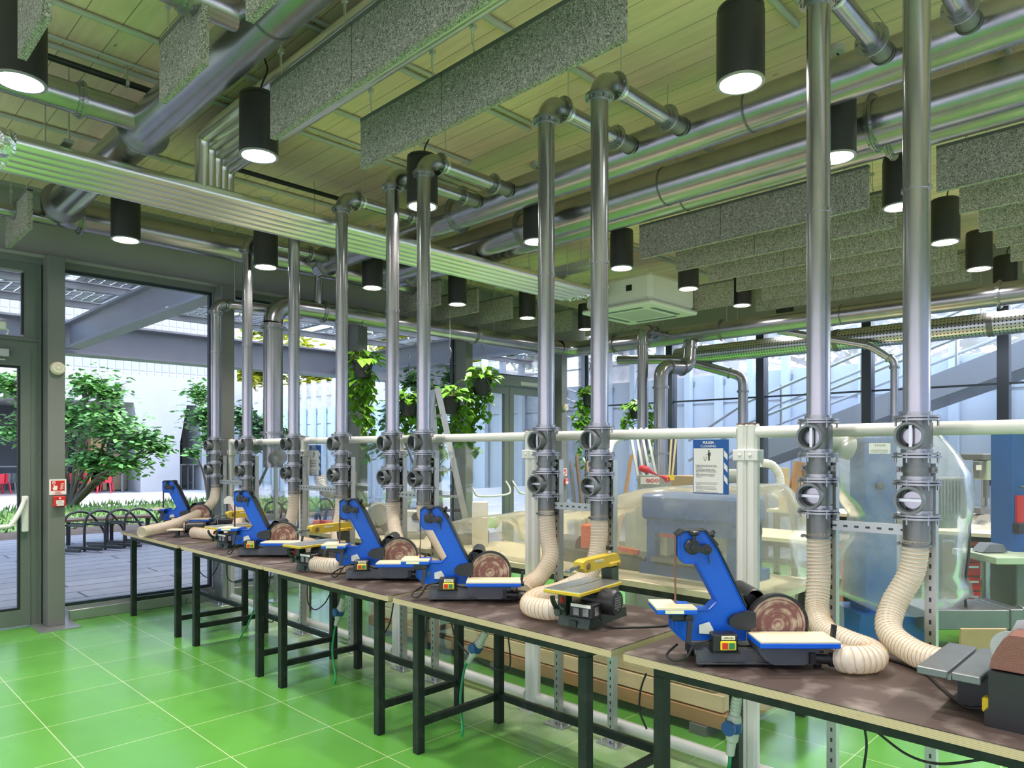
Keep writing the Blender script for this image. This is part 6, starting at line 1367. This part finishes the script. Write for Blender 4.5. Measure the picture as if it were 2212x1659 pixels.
HP = [(1685, 1060, 1705, 1150, 'wood_pale', 0), (1700, 1045, 1720, 1150, 'wood_mid', .2), (1722, 1090, 1745, 1150, 'wood_pale', 0), (1740, 1060, 1752, 1150, 'wood_dark', -.1), (1755, 1075, 1775, 1150, 'wood_pale', .1), (1770, 1095, 1790, 1150, 'wood_mid', 0)]
for k, (x0, y0, x1, y1, m, tl) in enumerate(HP):
    d = 8.6; p = atD((x0+x1)/2, y1, d); w = (x1-x0)*d/F; h = (y1-y0)*d/F
    o = MB().box((-w/2, 0, 0), (w/2, .06+.02*k, h)).build('timber_offcut', m, None, (p.x, p.y, .952)); o.rotation_euler = (0, tl, YAW); tag(o, 'upright timber offcut behind the ninth suction pipe, %s from the left' % ORD[k], 'offcut', 'timber offcuts on the rear bench')
t = oriented('round_machine', 'grey rounded machine right of the large cleaning sign', 'machine', 1600, 7.2)
MB().lathe([(.06, 0), (.10, .04), (.10, .3), (.08, .34), (0, .34)], (-.3, .1, LZ_(1035, 7.2)), (1, .2, 0), 24).build('drum', 'machine_grey', t); MB().box((-.4, -.1, 0), (.15, .4, LZ_(1055, 7.2)), .01).build('cabinet', 'steel_dark', t)
tag(MB().box((-.05, 0, 0), (.05, .3, .42)).build('cardboard_sheet', 'card', None, atD(2125, 1395, 4.9)*1.0-V((0, 0, .0))), 'brown cardboard piece leaning at the foot of the right suction pipe', 'cardboard') if False else None
o = MB().box((-.16, 0, 0), (.16, .02, .42)).build('cardboard_sheet', 'card', None, V((*atD(2118, 1390, 5.0).xy, 0))); o.rotation_euler = (.1, 0, YAW); tag(o, 'brown cardboard sheet standing behind the belt sander table', 'cardboard')
o = MB().box((-.13, -.1, 0), (.13, .35, .03)).build('red_mat', 'red', None, atD(1808, 1310, 5.6)-V((0, 0, .0))); o.location.z = .0; o.rotation_euler = (0, 0, YAW); tag(o, 'red floor mat left of the column machine base', 'mat')
# ================================================================ signs, fire call points, sounders
def cleaning_sign(label, px0, py0, px1, py1):
    a = atY(px0, py0, YPT-.012); c = atY(px1, py1, YPT-.012); w, h = c.x-a.x, a.z-c.z
    t = thing('cleaning_sign', label, 'sign', ((a.x+c.x)/2, YPT-.008, (a.z+c.z)/2), group='blue and white cleaning signs')
    bd = MB().box((-w/2, -.003, -h/2), (w/2, .003, h/2)).build('board', 'sign_blue', t); s = w/.2
    MB().box((-w/2+.004*s, -.004, -h/2+.006*s), (w/2-.028*s, -.003, h/2-.045*s)).build('text_field', 'paper', t)
    b = MB(); x0, x1 = w/2-.023*s, w/2-.004*s; y = h/2-.055*s; st = .062*s
    while y-.06*s > -h/2: b.prism([(x0, y), (x1, y-.022*s), (x1, y-.052*s), (x0, y-.03*s)], -.004, -.003, 'xz'); y -= st
    b.build('stripe', 'paper', t)
    text('title', 'PULIZIA', .018*s, 'paper', t, (-.012*s, -.0035, h/2-.021*s), (PI/2, 0, 0), bold=.0006*s)
    text('subtitle', 'CLEANING', .018*s, 'paper', t, (-.012*s, -.0035, h/2-.040*s), (PI/2, 0, 0))
    b = MB(); Zp = h/2-.085*s; X = -.008*s
    def L_(x, y): return (X+x*s, Zp+y*s)
    b.lathe([(.0045*s, 0), (.0045*s, .001)], (X+.0*s, -.0042, Zp+.026*s), (0, -1, 0), 16)
    b.prism([L_(-.006, .019), L_(.010, .019), L_(.0105, 0), L_(.0075, 0), L_(.0065, .013), L_(.0055, .013), L_(.0055, -.024), L_(.0012, -.024), L_(.0008, -.002), L_(-.0002, -.002), L_(-.0006, -.024), L_(-.005, -.024), L_(-.005, .012), L_(-.015, .0065), L_(-.014, .004), L_(-.0055, .0085)], -.0042, -.003, 'xz')
    b.prism([L_(-.030, -.003), L_(-.028, -.003), L_(-.025, -.021), L_(-.018, -.021), L_(-.0145, -.003), L_(-.0125, -.003), L_(-.0165, -.024), L_(-.0265, -.024)], -.0042, -.003, 'xz')
    for q, r in ((-.021, .003), (-.019, -.003), (-.022, -.010)): b.prism([L_(q-.001, r), L_(q+.001, r), L_(q+.001, r+.002), L_(q-.001, r+.002)], -.0042, -.003, 'xz')
    b.build('pictogram', 'ink', t)
    it = ["E obbligatorio tenere l'area di lavoro pulita", "• collegare il tubo di aspirazione alla macchina", "  durante l'uso", "• a macchina spenta, utilizzando i tubi di", "  aspirazione, pulire la macchina e il tavolo", "  SOLO dalla polvere. Non aspirare pezzi di", "  scarto", "• tenere la postazione di lavoro sgombra", "  gettando i pezzi di scarto nell'apposito", "  contenitore"]
    en = ["It is compulsory to keep the workstation clean:", "• connect the aspiration pipe to the machine", "  during use", "• with the machine switched off, using the", "  aspiration pipes, clean the machine and the", "  table ONLY from dust. Do not vacuum any", "  scrap materials", "• keep the workstation clear by throwing scrap", "  materials in the specific container"]
    text('italian_text', '\n'.join(it), .0068*s, 'ink', t, (-w/2+.014*s, -.0043, Zp-.050*s), (PI/2, 0, 0), 'LEFT')
    text('english_text', '\n'.join(en), .0068*s, 'ink_grey', t, (-w/2+.014*s, -.0043, Zp-.140*s), (PI/2, 0, 0), 'LEFT')
cleaning_sign('large blue bordered PULIZIA CLEANING sign on the partition glass', 1497, 950, 1573, 1069)
cleaning_sign('small distant PULIZIA CLEANING sign left of the fourth suction pipe', 667, 962, 692, 1028)
XC = XW+.235
def fire_sign(label, X, y, z, s):
    t = thing('fire_sign', label, 'sign', (X+.003, y, z), PI/2, 'fire call point signs')
    MB().box((-.062*s, -.003, -.065*s), (.062*s, .003, .065*s)).build('board', 'paper', t)
    MB().box((-.05*s, -.0045, -.032*s), (.05*s, -.003, .054*s)).build('red_field', 'red', t)
    b = MB()
    def Q(*p): return [(a*s, c*s) for a, c in p]
    b.prism(Q((-.041, -.005), (-.036, -.006), (-.033, -.002), (-.031, -.002), (-.031, .028), (-.026, .028), (-.026, .012), (-.004, .010), (-.003, -.012), (-.010, -.026), (-.032, -.026)), -.006, -.0045, 'xz')
    for x0, z0, x1, z1 in ((-.040, .044, -.018, .048), (-.040, .026, -.036, .044), (-.022, .026, -.018, .044)): b.box((x0*s, -.006, z0*s), (x1*s, -.0045, z1*s))
    b.cyl((-.0285*s, -.006, .036*s), (-.0285*s, -.0045, .036*s), .005*s, 10); b.build('hand_symbol', 'paper', t)
    b = MB()
    for k in range(4):
        o_ = -.022+.014*k
        b.prism(Q((.014+.003*k, o_+.012), (.018+.002*k, o_+.002), (.028, o_-.003+.004), (.042, o_+.008), (.041, o_+.014), (.030, o_+.007), (.021+.002*k, o_+.009)), -.006, -.0045, 'xz')
    b.build('flame_symbol', 'paper', t)
    for k, tx in enumerate(('PULSANTE', 'ALLARME', 'ANTINCENDIO')): text('sign_text', tx, .009*s, 'red', t, (0, -.004, (-.043-.008*k)*s), (PI/2, 0, 0))
def call_point(label, X, y, z, s):
    t = thing('fire_call_point', label, 'fire alarm', (X, y, z), PI/2, 'red fire call points')
    MB().box((-.05*s, -.05*s, -.05*s), (.05*s, 0, .05*s), .005).build('body', 'red', t); MB().box((-.032*s, -.053*s, -.022*s), (.034*s, -.05*s, .012*s)).build('press_glass', 'paper', t); MB().box((-.028*s, -.053*s, -.040*s), (.032*s, -.05*s, -.026*s)).build('label_strip', 'paper', t)
    b = MB(); b.box((-.018*s, -.0545*s, -.006*s), (-.010*s, -.053*s, -.002*s)); b.box((-.003*s, -.0545*s, -.006*s), (.004*s, -.053*s, -.0*s)); b.box((.011*s, -.0545*s, -.006*s), (.019*s, -.053*s, -.002*s)); b.build('arrow_mark', 'ink', t)
    MB().lathe([(.009*s, 0), (.009*s, .002)], (0, -.05*s, .032*s), (0, -1, 0), 12).build('flame_mark', 'paper', t)
def sounder(label, X, y, z, r):
    t = thing('fire_sounder', label, 'fire alarm', (X, y, z), PI/2, 'round fire sounders')
    MB().lathe([(r, 0), (r, .025), (r*.92, .04), (r*.5, .048), (0, .05)], ax=(0, -1, 0), seg=32).build('body', 'cream_board', t); b = MB(); b.ring((0, -.045, 0), (0, 1, 0), r*.55, r*.7, .012, 28); b.lathe([(r*.2, 0), (r*.2, .012), (0, .014)], (0, -.045, 0), (0, -1, 0), 16); b.build('sound_ring', 'cream_white', t)
y1 = 1.757; p = atX(122, 1052, XC); fire_sign('red fire alarm sign with hand and flames on the grey column', XC, p.y+.01, p.z, 1.12)
p = atX(124, 1083, XC); call_point('red fire call point box below its sign on the grey column', XC, p.y+.01, p.z, .98)
p = atX(124, 796, XC); sounder('round cream fire sounder high on the grey column by the door', XC, p.y, p.z, .062)
p = atX(1222, 1020, XC); fire_sign('small distant fire alarm sign right of the double door', XC, YC[4], p.z, .95)
p = atX(1222, 1040, XC); call_point('small distant red call point right of the double door', XC, YC[4]+.01, p.z, .95)
p = atX(1225, 881, XC); sounder('round white fire sounder right of the double door', XC, YC[4], p.z, .062)
# ================================================================ remaining overhead pieces
t = thing('cable_tray', 'grey cable tray under the ceiling left of the air conditioner', 'cable tray', (-6.7, 6.53, 3.80))
MB().box((0, -.1, 0), (1.6, .1, .07)).build('tray_body', 'socket_grey', t)
for x in (.2, 1.4): MB().cyl((x, 0, .07), (x, 0, ZCEIL-3.8), .005, 6).build('hanger_rod', 'zinc', t)
for xs_, y0, y1, lab in ((-4.96, .95, 1.66, 'short slim black sprinkler pipe left of the diagonal duct'), (-5.82, 2.45, 3.95, 'slim black sprinkler pipe under the ceiling right of the riser bundle')):
    t = thing('sprinkler_pipe', lab, 'pipe', (xs_, 0, 4.02), group='black sprinkler pipes')
    MB().cyl((0, y0, 0), (0, y1, 0), .02, 12).build('pipe', 'steel_black', t)
    for y in (y0+.08, y1-.15): b = MB(); b.ring((0, y, 0), (0, 1, 0), .02, .027, .02, 14); b.cyl((0, y, .02), (0, y, ZCEIL-4.02), .005, 6); b.build('pipe_clip', 'zinc', t)
# ================================================================ world, exposure
w = bpy.data.worlds.new('sky'); SC.world = w; w.use_nodes = True
t = w.node_tree; t.nodes.clear()
bg = t.nodes.new('ShaderNodeBackground'); o = t.nodes.new('ShaderNodeOutputWorld')
sk = t.nodes.new('ShaderNodeTexSky'); sk.sky_type = 'NISHITA'; sk.sun_disc = False; sk.sun_elevation = R(48); sk.sun_rotation = R(20); sk.air_density = 1.0; sk.dust_density = 2.5; sk.ozone_density = 1.5
t.links.new(sk.outputs[0], bg.inputs['Color']); bg.inputs['Strength'].default_value = SKY_S
t.links.new(bg.outputs[0], o.inputs['Surface'])
SC.view_settings.view_transform = 'Standard'; SC.view_settings.look = 'None'; SC.view_settings.gamma = 1; SC.view_settings.use_curve_mapping = False
SC.view_settings.exposure = EXPO
SC.cycles.max_bounces = 8; SC.cycles.diffuse_bounces = 4; SC.cycles.glossy_bounces = 4; SC.cycles.transmission_bounces = 4; SC.cycles.transparent_max_bounces = 24
SC.cycles.caustics_reflective = False; SC.cycles.caustics_refractive = False; SC.cycles.sample_clamp_indirect = 6
SC.cycles.use_denoising = True
